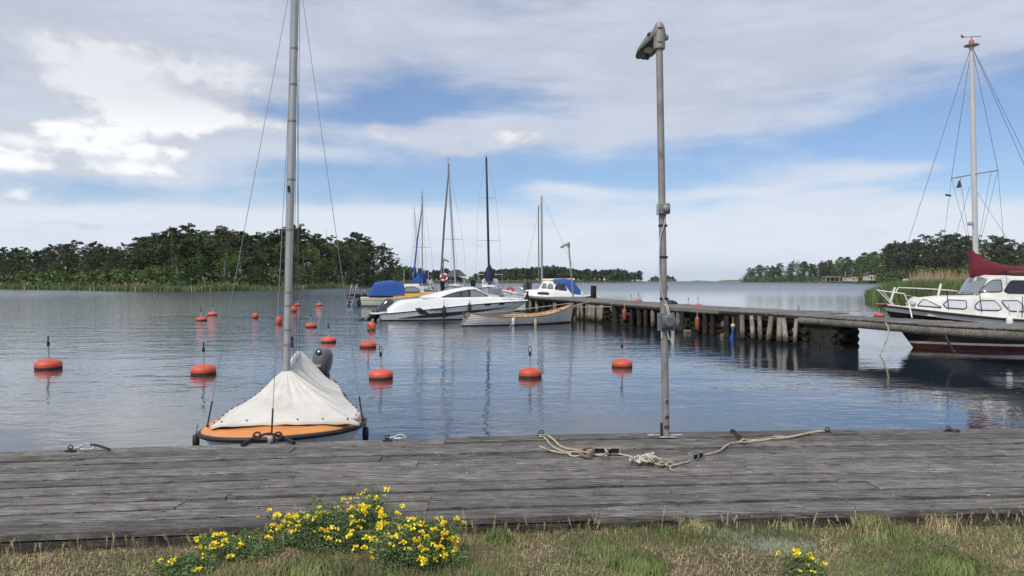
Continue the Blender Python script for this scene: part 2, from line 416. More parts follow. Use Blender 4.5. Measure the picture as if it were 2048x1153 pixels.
m_broad = leafmat('broad_leaves', (.042, .075, .018), (.100, .160, .040))
m_bark = mat('pine_bark', (.13, .075, .045), .9, var=.4, scale=2)
m_birch = mat('pale_bark', (.22, .20, .17), .9, var=.4, scale=2)
def leafcloud(mb, rng, c, r, n, size, flat=.0):
    for _ in range(n):
        # points biased to the shell
        while True:
            v = Vector((rng.uniform(-1, 1), rng.uniform(-1, 1), rng.uniform(-1, 1)))
            if .05 < v.length < 1: break
        v = v.normalized() * (v.length ** .45)
        p = Vector((c[0] + v.x * r[0], c[1] + v.y * r[1], c[2] + v.z * r[2]))
        s_ = size * rng.uniform(.55, 1.35)
        a = Vector((rng.gauss(0, 1), rng.gauss(0, 1), rng.gauss(0, 1) * (1 - flat))).normalized()
        b = a.orthogonal().normalized(); b = (b * math.cos(rng.uniform(0, 6.3)) + a.cross(b) * rng.uniform(-1, 1)).normalized()
        o = len(mb.v)
        mb.v += [tuple(p - a * s_), tuple(p + b * s_ * .55), tuple(p + a * s_ * .9 + Vector((0, 0, s_ * .1))), tuple(p - b * s_ * .5)]
        mb.f += [(o, o + 1, o + 2, o + 3)]; mb.mi.append(mb.cur)
def make_pine(seed, open_=False, leaf=.235, dens=1.0, kind='pine'):
    """unit: 10 m tall, scaled on placing"""
    rng = random.Random(seed); tr = MB(); cr = MB()
    bend = rng.uniform(-.4, .4); top = 9.4
    ax = lambda z: Vector((bend * (z / 10) ** 2 + .12 * math.sin(z * .7 + seed), .1 * math.sin(z * .9 + seed * 2), z))
    tr.tube([ax(z) for z in (-.3, 1, 2.5, 4, 5.5, 7, 8.2, top)], [.20, .17, .15, .13, .11, .08, .05, .02], 6)
    if kind == 'pine':
        z0 = 4.2 if open_ else rng.uniform(1.0, 3.2); nb = 24 if open_ else 40
        for i in range(nb):
            t = i / (nb - 1); z = lerp(z0, 9.3, t ** .85); a = i * 2.4 + rng.uniform(-.5, .5)
            env = math.sin(math.pi * min(1, (.18 + .86 * (1 - t)))) ** .7 * (1.0 if t < .8 else .8)
            rad = rng.uniform(.75, 1.25) * (1.9 if open_ else 2.2) * max(.22, env)
            if t > .85: rad *= .6
            tip = ax(z) + Vector((math.cos(a) * rad, math.sin(a) * rad, rng.uniform(-.1, .75)))
            base = ax(z - .25)
            tr.tube([base, base.lerp(tip, .5) + Vector((0, 0, -.05)), tip], [.05, .03, .012], 4, caps=False)
            cs = [(.95, .75), (.6, .75)] if not open_ else [(1.0, .75)]
            for f_, k_ in cs:
                c = base.lerp(tip, f_) + Vector((rng.uniform(-.2, .2), rng.uniform(-.2, .2), .1)); rr = rng.uniform(.42, .85) * k_ * (1.2 if rad > 1.5 else .9)
                leafcloud(cr, rng, c, (rr, rr, rr * .40), int(30 * dens), leaf, .5)
        leafcloud(cr, rng, ax(9.3), (.32, .32, .6), int(30 * dens), leaf * .8, .3)
    else:   # broadleaf: big round masses down to the ground
        nb = 30
        for i in range(nb):
            t = rng.random(); z = lerp(1.0, 8.8, t); a = rng.uniform(0, 6.3)
            env = math.sin(math.pi * min(.98, .16 + .8 * (z / 10))) ** .6
            rad = env * rng.uniform(.5, 1) * 2.9
            c = ax(z) + Vector((math.cos(a) * rad, math.sin(a) * rad, 0)); base = ax(max(.6, z - 1.2))
            tr.tube([base, base.lerp(c, .6), c], [.06, .035, .012], 4, caps=False)
            rr = rng.uniform(.75, 1.3)
            leafcloud(cr, rng, c, (rr, rr, rr * .75), int(68 * dens), leaf * .95, .15)
        leafcloud(cr, rng, ax(9.0), (.9, .9, .9), int(60 * dens), leaf, .1)
    return tr, cr
def variants(n, **k):
    out = []
    for i in range(n):
        tr, cr = make_pine(i * 7 + k.pop('seed', 1) if False else 100 + i * 17 + len(k) * 3, **k)
        out.append((tr.mesh('trunk', m_bark if k.get('kind', 'pine') == 'pine' else m_birch, True, False),
                    cr.mesh('crown', m_pine if k.get('kind', 'pine') == 'pine' else m_broad, False, False), tr, cr))
    return out
V_P = variants(6, kind='pine'); V_O = variants(4, open_=True); V_B = variants(4, kind='broad')
V_far = variants(3, kind='pine', leaf=.6, dens=.28); V_farb = variants(2, kind='broad', leaf=.6, dens=.28)
NTREE = [0]
def place_tree(p, h, kind, label, group, rng):
    tm, cm, _, _ = rng.choice({'p': V_P, 'o': V_O, 'b': V_B}[kind])
    nm = {'p': 'pine_tree', 'o': 'pine_tree', 'b': 'broadleaf_tree'}[kind]
    t = thing(nm, label, 'tree', p, rng.uniform(0, 6.3), group)
    s = h / 9.6; wd = s * rng.uniform(.85, 1.15); t.scale = (wd, wd, s)
    inst('trunk', tm, t); inst('crown', cm, t); NTREE[0] += 1
    return t
def shore_pos(shore, x, back):
    d = sm(shore, x) + back; return Vector((sx(x, d), d, 0))
rng = random.Random(5)
TOP_L = [(-600, 470), (-300, 480), (0, 492), (40, 486), (75, 497), (100, 488), (160, 485), (200, 490), (240, 493), (262, 480), (300, 468), (335, 453), (400, 448), (425, 462), (445, 452), (470, 468), (490, 458), (530, 468), (556, 452), (600, 456), (640, 468), (672, 480), (700, 474), (716, 466), (735, 480), (760, 478), (772, 494), (785, 496), (800, 530)]
def tree_label(xx, row, leafy, side):
    if side == 'L': z = 'left of the dinghy shroud' if xx < 470 else ('behind the dinghy rigging' if xx < 700 else 'at the right tip'); pl_ = 'the left island'
    else: z = 'left of the cottages' if xx < 1660 else ('around the cottages' if xx < 1775 else 'behind the reed bed'); pl_ = 'the right shore'
    f = 'at the waterline' if row == 0 else ('inside the wood' if row < 3 else 'on the skyline'); k_ = 'leafy green tree' if leafy else 'dark pine'
    return f'{k_} {f} of {pl_}, {z}', f'{"leafy trees" if leafy else "pines"} {f} of {pl_}, {z}'
def forest_L():
    for row, (back, step, dh, kinds) in enumerate([(9, 26, 52, 'bbpbb'), (20, 21, 26, 'pbpbp'), (34, 19, 9, 'ppbpo'), (50, 20, 0, 'popop'), (68, 24, -2, 'poo'), (90, 34, 3, 'p')]):
        x = -330 + row * 7
        while x < 792:
            xx = x + rng.uniform(-6, 6)
            if xx > 700: back_ = back * .5
            else: back_ = back
            if xx < 230: back_ += 25 if row > 1 else 0
            p = shore_pos(SH_L, xx, back_); top = pl(TOP_L, xx) + (9 if 300 < xx < 420 else 5) + dh * rng.uniform(.75, 1.25) + rng.uniform(-6, 14)
            if xx < 230: top = max(top, pl(TOP_L, xx) - 2)
            gz = .8 + min(1, back_ / 60) * 1.8
            h = max(3.5, zz(top, p.y) - gz); p.z = gz - .4
            kd = rng.choice(kinds)
            if xx > 745 and row > 1: kd = 'o'
            if row == 0 and rng.random() < .25: h *= .6
            place_tree(p, h + .4, kd, *tree_label(xx, row, kd == 'b', 'L'), rng)
            x += step * rng.uniform(.75, 1.25) * (1.3 if xx < 0 else 1)
forest_L()
t = thing('dead_tree', 'thin bare dead tree poking out above the pines of the left island', 'tree', shore_pos(SH_L, 652, 40) + Vector((0, 0, 1.6)))
mb = MB(); hd = zz(458, t.location.y) - 1.6
mb.tube([(0, 0, 0), (.2, 0, hd * .5), (.1, 0, hd)], [.14, .1, .03], 6); mb.build('trunk', m_birch, t)
mb = MB()
for i in range(14):
    z = hd * (.6 + .38 * i / 14); a = i * 2.3; l = 1.1 * (1 - i / 18)
    mb.tube([(.12, 0, z), (.12 + math.cos(a) * l, math.sin(a) * l, z + l * .5)], [.04, .012], 4)
mb.build('branch', m_birch, t)
TOP_R = [(1480, 552), (1500, 537), (1520, 530), (1560, 528), (1600, 519), (1625, 526), (1650, 522), (1680, 514), (1715, 520), (1732, 504), (1760, 502), (1775, 490), (1795, 482), (1830, 478), (1860, 473), (1885, 470), (1905, 466), (1940, 475), (1965, 480), (1985, 470), (2010, 472), (2048, 486), (2100, 475), (2400, 470), (2700, 480)]
def forest_R():
    for row, (back, step, dh, kinds) in enumerate([(8, 20, 20, 'bbp'), (25, 15, 9, 'bpbp'), (50, 15, 2, 'ppb'), (80, 18, 0, 'pop')]):
        x = 1486 + row * 5
        while x < 2330:
            xx = x + rng.uniform(-4, 4)
            extra = 40 if 1690 < xx < 1850 and row == 0 else 0
            if row == 0 and 1718 < xx < 1765: x += step; continue
            bk = back + extra
            if xx > 1760: bk += 10
            p = shore_pos(SH_R, xx, bk); top = pl(TOP_R, xx) + dh * rng.uniform(.7, 1.3) + rng.uniform(-2, 4) * (1 if xx < 1750 else 2)
            if xx > 1770: top += dh * .8
            gz = .5 + min(1, bk / 150) * 6; p.z = gz - .5
            kd = rng.choice(kinds)
            if 1720 < xx < 1775: kd = 'b' if row < 3 else 'p'
            if xx > 1775: kd = rng.choice('oop' if row > 1 else 'ppo')
            h = max(4, zz(top, p.y) - gz)
            place_tree(p, h + .5, kd, *tree_label(xx, row, kd == 'b', 'R'), rng)
            x += step * rng.uniform(.75, 1.25) * (1 + max(0, xx - 1750) / 500)
forest_R()
def undergrowth(name, label, shore, x0, x1, n, seed, hh=3.0):
    r_ = random.Random(seed); mb = MB()
    for _ in range(n):
        x = r_.uniform(x0, x1); bk = r_.choice((8, 14, 24, 34, 48, 62, 78)) + r_.uniform(-3, 3); d = sm(shore, x) + bk
        c = (sx(x, d), d, .6 + bk * .03 + hh * .35 * (1 + bk / 60)); r = hh * r_.uniform(.5, 1.0) * (1 + bk / 90); mb.cur = 0 if r_.random() < .6 else 1
        leafcloud(mb, r_, c, (r * 1.3, r, r * .85), 46, .45 * hh / 3, .1)
    o = mb.build(name, [m_pine, m_broad], smooth=False, fixn=False, kind='stuff'); tag(o, label, 'bushes')
undergrowth('undergrowth', 'dark bushes filling the foot of the wood on the left island', SH_L, -280, 790, 760, 41)
undergrowth('undergrowth', 'dark bushes filling the foot of the wood on the right shore', SH_R, 1484, 1760, 300, 42, 5.0)
undergrowth('undergrowth', 'dark bushes below the tall pines behind the big reed bed', SH_R, 1755, 2400, 700, 43, 7.0)
# far woods that read as one mass
def far_wood(name, label, shore, tops, x0, x1, rows, seed):
    r_ = random.Random(seed); P = MB()
    for row, (back, step, dh) in enumerate(rows):
        x = x0
        while x < x1:
            d = sm(shore, x) + back; q = Vector((sx(x, d), d, .5 + back * .02)); top = pl(tops, x) + dh + r_.uniform(-1.5, 3)
            h = max(2.5, zz(top, d) - q.z); br = r_.random() < .4
            tm, cm, tr, cr = r_.choice(V_farb if br else V_far)
            s = h / 9.6; ws = s * r_.uniform(.9, 1.3); a = r_.uniform(0, 6.3); ca, sa = math.cos(a), math.sin(a)
            for src, mi in ((tr, 2), (cr, 1 if br else 0)):
                o = len(P.v); P.v += [(q.x + (v[0] * ca - v[1] * sa) * ws, q.y + (v[0] * sa + v[1] * ca) * ws, q.z + v[2] * s) for v in src.v]
                P.f += [tuple(i + o for i in f) for f in src.f]; P.mi += [mi] * len(src.f)
            x += step * r_.uniform(.7, 1.3)
    o = P.build(name, [m_pine, m_broad, m_bark], smooth=False, fixn=False, kind='stuff'); tag(o, label, 'wood'); return o
TOP_C = [(770, 535), (800, 533), (830, 536), (870, 542), (890, 538), (915, 552), (935, 556), (950, 548), (975, 541), (1010, 538), (1060, 536), (1100, 531), (1130, 536), (1160, 540), (1200, 541), (1240, 537), (1262, 546), (1280, 543), (1292, 552)]
far_wood('wood', 'dark wooded shore across the bay behind the moored sailing boats', SH_C, TOP_C, 772, 1284, [(10, 11, 8), (22, 9, 12), (35, 9, 3), (60, 9, 0), (95, 11, 0)], 3)
far_wood('wood', 'tiny wooded islet on the horizon just left of the near lamp post', SH_I, [(1296, 560), (1304, 554), (1320, 552), (1345, 553), (1354, 560)], 1297, 1353, [(5, 6, 1), (25, 5, 0)], 4)
# low bare skerries at the horizon
def skerry(x0, x1, d, h):
    mb = MB(); rows = []; n = 16
    for j in range(6):
        v = j / 5; row = []
        for i in range(n + 1):
            u = i / n; row.append((sx(lerp(x0, x1, u), d), d + v * 60, -.3 + h * math.sin(math.pi * u) ** .6 * math.sin(math.pi * v) * (1 + .4 * N3(u * 6, v * 3, d))))
        rows.append(row)
    mb.grid(rows); return mb.build('skerry', m_land, smooth=True, kind='structure')
skerry(1385, 1425, 2200, 3.4); skerry(1418, 1452, 1700, 1.6); skerry(1440, 1500, 2600, 6)

# shoreline reeds across the water
m_reedg = mat('green_reed', (.09, .14, .04), .8, var=.3, scale=.3)
m_reedd = mat('dry_reed', (.38, .30, .17), .85, var=.25, scale=.3)
m_grassg = mat('grass_green', (.075, .12, .03), .8, var=.35, scale=2)
def reed_strip(name, label, shore, x0, x1, b0, b1, n, h, mi_dry, seed, w_=.05, hf=None):
    r_ = random.Random(seed); mb = MB()
    for _ in range(n):
        x = r_.uniform(x0, x1); bk = r_.uniform(b0, b1); d = sm(shore, x) + bk; q = Vector((sx(x, d), d, 0))
        hh = h * r_.uniform(.7, 1.25) * (hf(x, bk) if hf else 1); lx = r_.gauss(0, .18) * hh; ly = r_.gauss(0, .15) * hh
        mb.cur = 1 if r_.random() < mi_dry(x, bk) else 0
        ww = w_ * r_.uniform(.6, 1.4); o = len(mb.v); a = r_.uniform(0, 3.14); cx, cy = math.cos(a) * ww, math.sin(a) * ww
        mb.v += [(q.x - cx, q.y - cy, -.1), (q.x + cx, q.y + cy, -.1), (q.x + cx * .7 + lx * .35, q.y + cy * .7 + ly * .35, hh * .6), (q.x - cx * .7 + lx * .35, q.y - cy * .7 + ly * .35, hh * .6), (q.x + lx, q.y + ly, hh)]
        mb.f += [(o, o + 1, o + 2, o + 3), (o + 3, o + 2, o + 4)]; mb.mi += [mb.cur] * 2
    o = mb.build(name, [m_reedg, m_reedd], smooth=False, fixn=False, kind='stuff'); tag(o, label, 'reeds'); return o
reed_strip('shore_reeds', 'pale green reeds fringing the foot of the wooded island at the left', SH_L, -300, 690, -3, 9, 16000, .85, lambda x, b: .06 if b < 5 else (.7 if N3(x * .012, 4) > .0 else .15), 1, .10, lambda x, b: (1.3 + .5 * N3(x * .01, 7)) * (1.0 if b < 5 else 1.5))
reed_strip('shore_reeds', 'straw coloured reed belt below the far wood behind the masts', SH_C, 800, 1090, -8, 12, 6000, 2.4, lambda x, b: .1 if b < 0 else .8, 2, .25)
reed_strip('shore_reeds', 'low green bank of reeds on the far right shore by the cottages', SH_R, 1560, 1960, -3, 7, 6000, 1.3, lambda x, b: .15, 3, .2)
# the big reed bed beyond the jetty at the right
SH_B = [(1722, 79), (1745, 70), (1800, 63), (1900, 58), (2048, 56), (2600, 60)]
reed_strip('reed_bed', 'tall green reed bed growing in the water behind the motor sailer', SH_B, 1732, 2500, 0, 26, 30000, 1.72, lambda x, b: .03, 7, .035, lambda x, b: min(1.15, .45 + (x - 1725) / 90))
reed_strip('dry_reeds', 'tall straw coloured dry reeds standing behind the green reed bed', SH_B, 1822, 2500, 20, 40, 8000, 3.9, lambda x, b: 1.0, 8, .03, lambda x, b: .78 + .25 * N3(x * .03, 2))
def bank(shore):
    mb = MB(); rows = []
    for j in range(7):
        row = []
        for i in range(40):
            x = lerp(1790, 2900, i / 39); d = sm(shore, x) + 22 + j * 22; row.append((sx(x, d), d, -.3 + min(1.6, j * .6) * min(1, i / 4)))
        rows.append(row)
    mb.grid(rows); mb.build('reed_bank', m_land, smooth=True, kind='structure')
bank(SH_B)

# cottages on the right shore
m_wp = mat('white_paint', (.5, .5, .48), .6, var=.06, scale=1)
m_redroof = mat('dark_tiles', (.075, .035, .028), .8, var=.3, scale=2)
m_dkwin = mat('dark_window', (.02, .025, .03), .15)
m_redp = mat('red_boards', (.16, .04, .03), .8, var=.2, scale=2)
def cottage(x, y, d, w_, h, dep, label, wallm, rz=0, porch=False):
    p = Vector((sx(x, d), d, zz(y, d))); t = thing('cottage', label, 'house', p, rz)
    MB().box((0, dep / 2, h / 2 - .4), (w_, dep, h + .8)).build('wall', wallm, t)
    mb = MB(); o = .35
    mb.prism([(-w_ / 2 - o, -o, h - .1), (0, -o, h + w_ * .36), (w_ / 2 + o, -o, h - .1), (w_ / 2 + o, -o, h - .3), (0, -o, h + w_ * .36 - .25), (-w_ / 2 - o, -o, h - .3)], (0, 1, 0), dep + 2 * o)
    mb.prism([(-w_ / 2, 0.01, h - .02), (w_ / 2, 0.01, h - .02), (0, 0.01, h + w_ * .34)], (0, 1, 0), dep - .02)
    rf = mb.build('roof', [m_redroof], t)
    for k_ in range(3):
        xx = (k_ - 1) * w_ * .3
        if k_ == 1: dr = MB().box((xx, -.03, 1.0), (.9, .08, 2.0)).build('door', m_dkwin, t)
        else:
            wn = MB().box((xx, -.03, h * .58), (1.0, .08, 1.1)).build('window', m_dkwin, t)
            MB().box((xx, -.08, h * .58), (.08, .06, 1.1)).box((xx, -.08, h * .58), (1.0, .05, .08)).build('glazing_bar', m_wp, wn)
    return t
cottage(1743, 559, 500, 6.2, 2.9, 6, 'small white cottage with red roof at the edge of the wood on the right shore', m_wp)
cottage(1790, 556, 530, 13, 2.6, 6, 'long dark red cottage half hidden under trees right of the white cottage', m_redp)
cottage(1708, 561, 560, 6, 2.6, 5, 'tiny white shed between trees left of the white cottage', m_wp)
t = thing('boathouse_pavilion', 'open white frame pavilion on a jetty at the right shore', 'pavilion', Vector((sx(1665, 640), 640, zz(563.5, 640))))
mb = MB()
for xx in (-6, -2, 2, 6):
    for yy in (0, 6): mb.box((xx, yy, 2), (.3, .3, 4))
mb.build('post', m_wp, t); MB().box((0, 3, 4.1), (14, 7.5, .35)).build('roof', m_wp, t); MB().box((2, 5, 1.6), (8, 2, 3)).build('wall', m_redp, t)
mb = MB(); mb.box((-1, -4, .1), (34, 3, .4)); mb.build('deck', m_rock, t)
t = thing('jetty_hut', 'narrow white hut with a flagpole near the pavilion on the right shore', 'hut', Vector((sx(1691, 600), 600, zz(562.5, 600))))
MB().box((0, 0, 1.6), (3.2, 3, 3.2)).build('wall', m_wp, t); MB().tube([(0, 0, 3), (0, 0, 8)], .25, 6).build('flagpole', m_wp, t)
MB().prism([(-2, -2, 3.2), (2, -2, 3.2), (0, -2, 4.4)], (0, 1, 0), 4).build('roof', m_redroof, t)
mb = MB(); mb.ball((0, 0, 0), (2.0, 1.6, 1.4), 14, 9); o = mb.build('pale_boulder', mat('pale_rock', (.5, .48, .44), .9, var=.2, scale=1), smooth=True); o.location = (sx(1811, 420), 420, zz(562.5, 420)); tag(o, 'rounded pale boulder on the grass bank of the right shore', 'boulder')
# ------------------------------------------------------------------ quay (planked deck on the near bank)
ZD = .55
GREY = [(.050, .046, .042), (.116, .109, .101), (.188, .179, .168), (.40, .385, .36)]
m_plank = wood('weathered_planks', GREY, (1, 10, 10), 3.8, 1.0, .45, .26, specks=True)
m_plank_d = wood('old_dark_timber', [(.018, .016, .014), (.045, .040, .035), (.09, .082, .07), (.20, .185, .165)], (1, 9, 9), 2.0, .9, .5, .15, green=.2)
def quay_far(x): return 7.47 + .11 * x - .006 * x * x
def quay_w(x): return 2.60 + .018 * x
quay = thing('wooden_quay', 'grey weathered plank quay running along the near bank', 'quay', (0, 6.0, 0))
NR = 11
rngq = random.Random(21)
joints = {1: [], 2: []}
known = {0: [890], 1: [1530], 2: [160, 1600], 3: [1890], 4: [1995], 5: [1670], 6: [], 7: [462], 8: [1745], 9: [858], 10: []}
def quay_pt(x, v): return x, quay_far(x) - v / NR * quay_w(x)
def px_to_x(px, v):     # photo column on row v -> X
    x = 0
    for _ in range(8): x = (px - 1024) / F * quay_pt(x, v)[1]
    return x
def plank_mesh(x0, x1, r, dz, tilt):
    n = max(2, int((x1 - x0) / .35)); g = .022 + rngq.random() ** 2 * .03; mb = MB(); th = .045
    rows = []
    for i in range(n + 1):
        x = lerp(x0, x1, i / n); e = .012 * N3(x * .9, r * 3.1); e2 = .010 * N3(x * 2.1, r * 3.1 + 9)
        _, ya = quay_pt(x, r + .0); _, yb = quay_pt(x, r + 1.0)
        ya -= g / 2 + abs(e) * .25; yb += g / 2 + abs(e2) * .2; z = ZD + dz + .003 * N3(x * .8, r * 5)
        za, zb = z + tilt, z - tilt; b = .003
        rows.append([(x, ya - 6, za - th), (x, ya - 6, za - b), (x, ya - b - 6, za), (x, yb + b - 6, zb), (x, yb - 6, zb - b), (x, yb - 6, zb - th)])
    mb.grid(rows, close=True); n6 = len(rows) * 6
    mb.add([rows[0][i] for i in range(6)], [(0, 1, 2, 3, 4, 5)]); mb.add([rows[-1][i] for i in range(6)], [(5, 4, 3, 2, 1, 0)])
    return mb
for r in range(NR):
    xs = [px_to_x(p, r + .5) for p in known[r]]
    a = (min(xs) if xs else rngq.uniform(-2, 2)); left = a
    while left > -15: left -= rngq.uniform(4.0, 5.4); xs.append(left)
    b = max(xs)
    while b < 15: b += rngq.uniform(4.0, 5.4); xs.append(b)
    xs = sorted(xs)
    for x0, x1 in zip(xs, xs[1:]):
        plank_mesh(x0 + .003, x1 - .004, r, rngq.uniform(-.007, .007), rngq.uniform(-.004, .004)).build('plank', m_plank, quay, smooth=30)
# beams below, quay wall
mb = MB()
def ribbon(v, z0, z1, th, dy=0):
    rows = []
    for i in range(41):
        x = -15 + i * .78; y = quay_pt(x, v)[1] - 6 + dy
        rows.append([(x, y, z0), (x, y, z1), (x, y + th, z1), (x, y + th, z0)])
    m2 = MB(); m2.grid(rows, close=True); return m2
ribbon(NR, .30, ZD - .047, .05, .02).build('edge_beam', m_plank_d, quay)
ribbon(0, -.3, ZD - .05, .2, -.25).build('edge_beam', m_plank_d, quay)
for v in (2.5, 5, 7.5): ribbon(v, .32, ZD - .05, .15).build('joist', m_plank_d, quay)

# nail heads in rows over the joists
mb = MB(); rn = random.Random(8)
for k_ in range(34):
    x = -9.6 + k_ * .6
    for r in range(NR):
        for v in (r + .22, r + .78):
            xx = x + rn.uniform(-.02, .02); y = quay_pt(xx, v)[1] - 6
            if rn.random() < .85: mb.lathe([(.0065, 0), (.006, .003), (.0005, .0035)], 6, (xx, y, ZD + .001))
mb.build('nail', mat('nail_rust', (.05, .035, .03), .7), quay, smooth=False, fixn=False, kind='stuff')
# ------------------------------------------------------------------ near bank: ground, grass, flowers
ZG = .44
def near_y(x): return quay_pt(x, NR)[1]
def gmat():
    m_ = bpy.data.materials.new('dry_turf'); m_.use_nodes = True; t = NT(m_.node_tree); p = t.n['Principled BSDF']
    O = t.new('ShaderNodeTexCoord').outputs['Object']
    a = t.noise(O, 1.3, 6, .65); b_ = t.noise(O, 30, 6, .7)
    c = t.ramp(a, [(.32, (.10, .11, .045)), (.48, (.19, .155, .085)), (.62, (.30, .21, .14)), (.75, (.24, .15, .105))])
    c = t.mix(t.sstep(b_, .35, .7), t.mix(.6, c, (.03, .025, .018)), c)
    t.put(p.inputs['Base Color'], c); p.inputs['Roughness'].default_value = 1
    b = t.new('ShaderNodeBump'); b.inputs['Strength'].default_value = 1; b.inputs['Distance'].default_value = .03
    t.put(b.inputs['Height'], b_); t.put(p.inputs['Normal'], b.outputs[0]); return m_
def gz(x, y): return ZG + .035 * N3(x * .8, y * .8) + .012 * N3(x * 4, y * 4) - .05 * max(0, min(1, (x - 1.5) / 3)) * max(0, min(1, (y - near_y(x) + .35) / .3))
mb = MB(); rows = []
xs = [-60, -20, -9] + [-6 + .16 * i for i in range(82)] + [9, 20, 60]
ys = [-40, -10, 0, 2] + [3.0 + .1 * i for i in range(30)]
for y in ys:
    rows.append([(x, min(y, near_y(x) + .12) if y > 3 else y, gz(x, y)) for x in xs])
mb.grid(rows); mb.build('grass_bank', gmat(), smooth=True, kind='structure')
mb = MB(); mb.grid([[(x, near_y(x) + .125, ZG), (x, near_y(x) + .125, -.6)] for x in xs[2:-2]]); mb.build('bank_edge', m_plank_d, smooth=False, kind='structure')

g1 = mat('blade_green', (.13, .20, .055), .7, var=.35, scale=1.2); g2 = mat('blade_olive', (.22, .22, .085), .75, var=.3, scale=1.2)
g3 = mat('blade_straw', (.50, .41, .24), .85, var=.25, scale=2); g4 = mat('blade_russet', (.20, .11, .07), .9, var=.3, scale=2)
g5 = mat('silver_leaf', (.20, .25, .20), .85, var=.2, scale=2)
GM = [g1, g2, g3, g4, g5]
def blade(mb, x, y, z, h, w_, lean, a, cur, segs=2):
    mb.cur = cur; ca, sa = math.cos(a), math.sin(a); la = a + 1.57 + random.uniform(-.6, .6); lx, ly = math.cos(la) * lean * h, math.sin(la) * lean * h
    o = len(mb.v)
    mb.v += [(x - ca * w_, y - sa * w_, z - .01), (x + ca * w_, y + sa * w_, z - .01),
             (x + ca * w_ * .8 + lx * .3, y + sa * w_ * .8 + ly * .3, z + h * .55), (x - ca * w_ * .8 + lx * .3, y - sa * w_ * .8 + ly * .3, z + h * .55),
             (x + lx, y + ly, z + h * (1 - .25 * lean))]
    mb.f += [(o, o + 1, o + 2, o + 3), (o + 3, o + 2, o + 4)]; mb.mi += [cur] * 2
random.seed(77)
gr = MB(); wd_ = MB()
N_B = 88000
for _ in range(N_B):
    y = 3.0 + 2.3 * random.random() ** .8; x = random.uniform(-1, 1) * (y * .76 + .35)
    ny = near_y(x)
    if y > ny + .03: continue
    n1 = N3(x * 1.1, y * 1.6, 2); n2 = N3(x * 2.7, y * 3, 5)
    if random.random() < .30 + .5 * max(0, -n1): 
        if random.random() < .30: continue
    green = .40 + 1.2 * n1 + .5 * n2 + (.18 if x > 1.2 else 0) + (.20 if -1.6 < x < 0 and y < 4.6 else 0) - (.35 if x < -1.9 else 0)
    u = random.random()
    if u < green * .62: c = 0
    elif u < green: c = 1
    elif u < green + (1 - green) * .72: c = 2
    else: c = 3
    h = random.uniform(.015, .05) * (1.25 if c < 2 else .9)
    lean = random.uniform(.1, 1.1) if c < 2 else random.uniform(.5, 1.9)
    if c >= 2: h *= .75
    blade(gr, x, y, gz(x, y), h, random.uniform(.0010, .0024), lean, random.uniform(0, 6.28), c)
o = gr.build('grass', GM, smooth=False, fixn=False, kind='stuff'); tag(o, 'short patchy green and straw coloured grass covering the near bank', 'grass')
# low broad leaves among the blades
for _ in range(5200):
    y = 3.0 + 2.3 * random.random(); x = random.uniform(-1, 1) * (y * .76 + .3)
    if y > near_y(x) - .02 or N3(x * 1.7, y * 1.9, 11) < .05: continue
    blade(wd_, x, y, gz(x, y) + .004, random.uniform(.012, .03), random.uniform(.004, .008), random.uniform(1.0, 2.4), random.uniform(0, 6.28), random.choice((0, 0, 1, 4)))
o = wd_.build('weeds', GM, smooth=False, fixn=False, kind='stuff'); tag(o, 'low broad leaved weeds scattered in the turf', 'weeds')
# fringe of taller seed stalks along the quay
st = MB()
for _ in range(1000):
    u = random.random(); x = random.uniform(-4.2, 4.2)
    y = near_y(x) - abs(random.gauss(0, .14)) - .02
    z = gz(x, y); h = random.uniform(.04, .14) * (1.35 if random.random() < .12 else 1)
    a = random.uniform(0, 6.28); c = random.choice((2, 2, 3, 1, 1, 0)); lx, ly = random.gauss(0, .25) * h, random.gauss(0, .2) * h
    st.cur = c; st.tube([(x, y, z), (x + lx * .4, y + ly * .4, z + h * .6), (x + lx, y + ly, z + h)], [.0011, .0009, .0007], 3, caps=False)
    if c in (2, 3) and h > .1:
        for k_ in range(7):
            f = .72 + .28 * k_ / 7; px_, py_, pz_ = x + lx * f, y + ly * f, z + h * f; aa = k_ * 2.4
            blade(st, px_, py_, pz_, .008, .0022, 1.6, aa, c)
o = st.build('seed_stalks', GM, smooth=False, fixn=False, kind='stuff'); tag(o, 'thin dry seed stalks of grass rising against the quay edge', 'grass')
def tuft(px, py, n, h, r, mix_, label, name='grass_tuft', cat='grass tuft'):
    p = onz(px, py, ZG); t = MB()
    for _ in range(n):
        a = random.uniform(0, 6.28); q = r * random.random() ** .6; x, y = q * math.cos(a), q * math.sin(a) * .7
        blade(t, x, y, 0, h * random.uniform(.4, 1.1), random.uniform(.0012, .0026), random.uniform(.1, .6 + q / r * .7), a + 1.57 + random.uniform(-.8, .8), random.choice(mix_))
    o = t.build(name, GM, smooth=False, fixn=False); o.location = p; o.location.z = gz(p.x, p.y); tag(o, label, cat); return o
tuft(1745, 1068, 1500, .17, .16, (0, 1, 1, 0, 2), 'rounded tall green grass tuft leaning against the quay at the right')
tuft(1890, 1062, 500, .13, .14, (2, 2, 1, 3), 'tan dry grass tuft against the quay right of the green tuft')
tuft(1570, 1050, 420, .12, .13, (1, 2, 0), 'thin green grass tuft by the quay left of the tall green tuft')
tuft(1395, 1062, 600, .10, .14, (1, 0, 2, 2), 'small olive grass tuft by the quay right of the flower bushes')
tuft(1000, 1085, 420, .11, .10, (0, 0, 1), 'bright green grass tuft just right of the big flower bush')
tuft(1280, 1140, 900, .10, .20, (0, 0, 1), 'bright green grass tuft at the bottom centre right of the photo')
tuft(1900, 1135, 900, .11, .25, (0, 0, 1), 'bright green grass tuft at the bottom right of the photo')
tuft(620, 1150, 700, .13, .25, (0, 1, 1), 'long green grass tuft in front of the left flower bush')
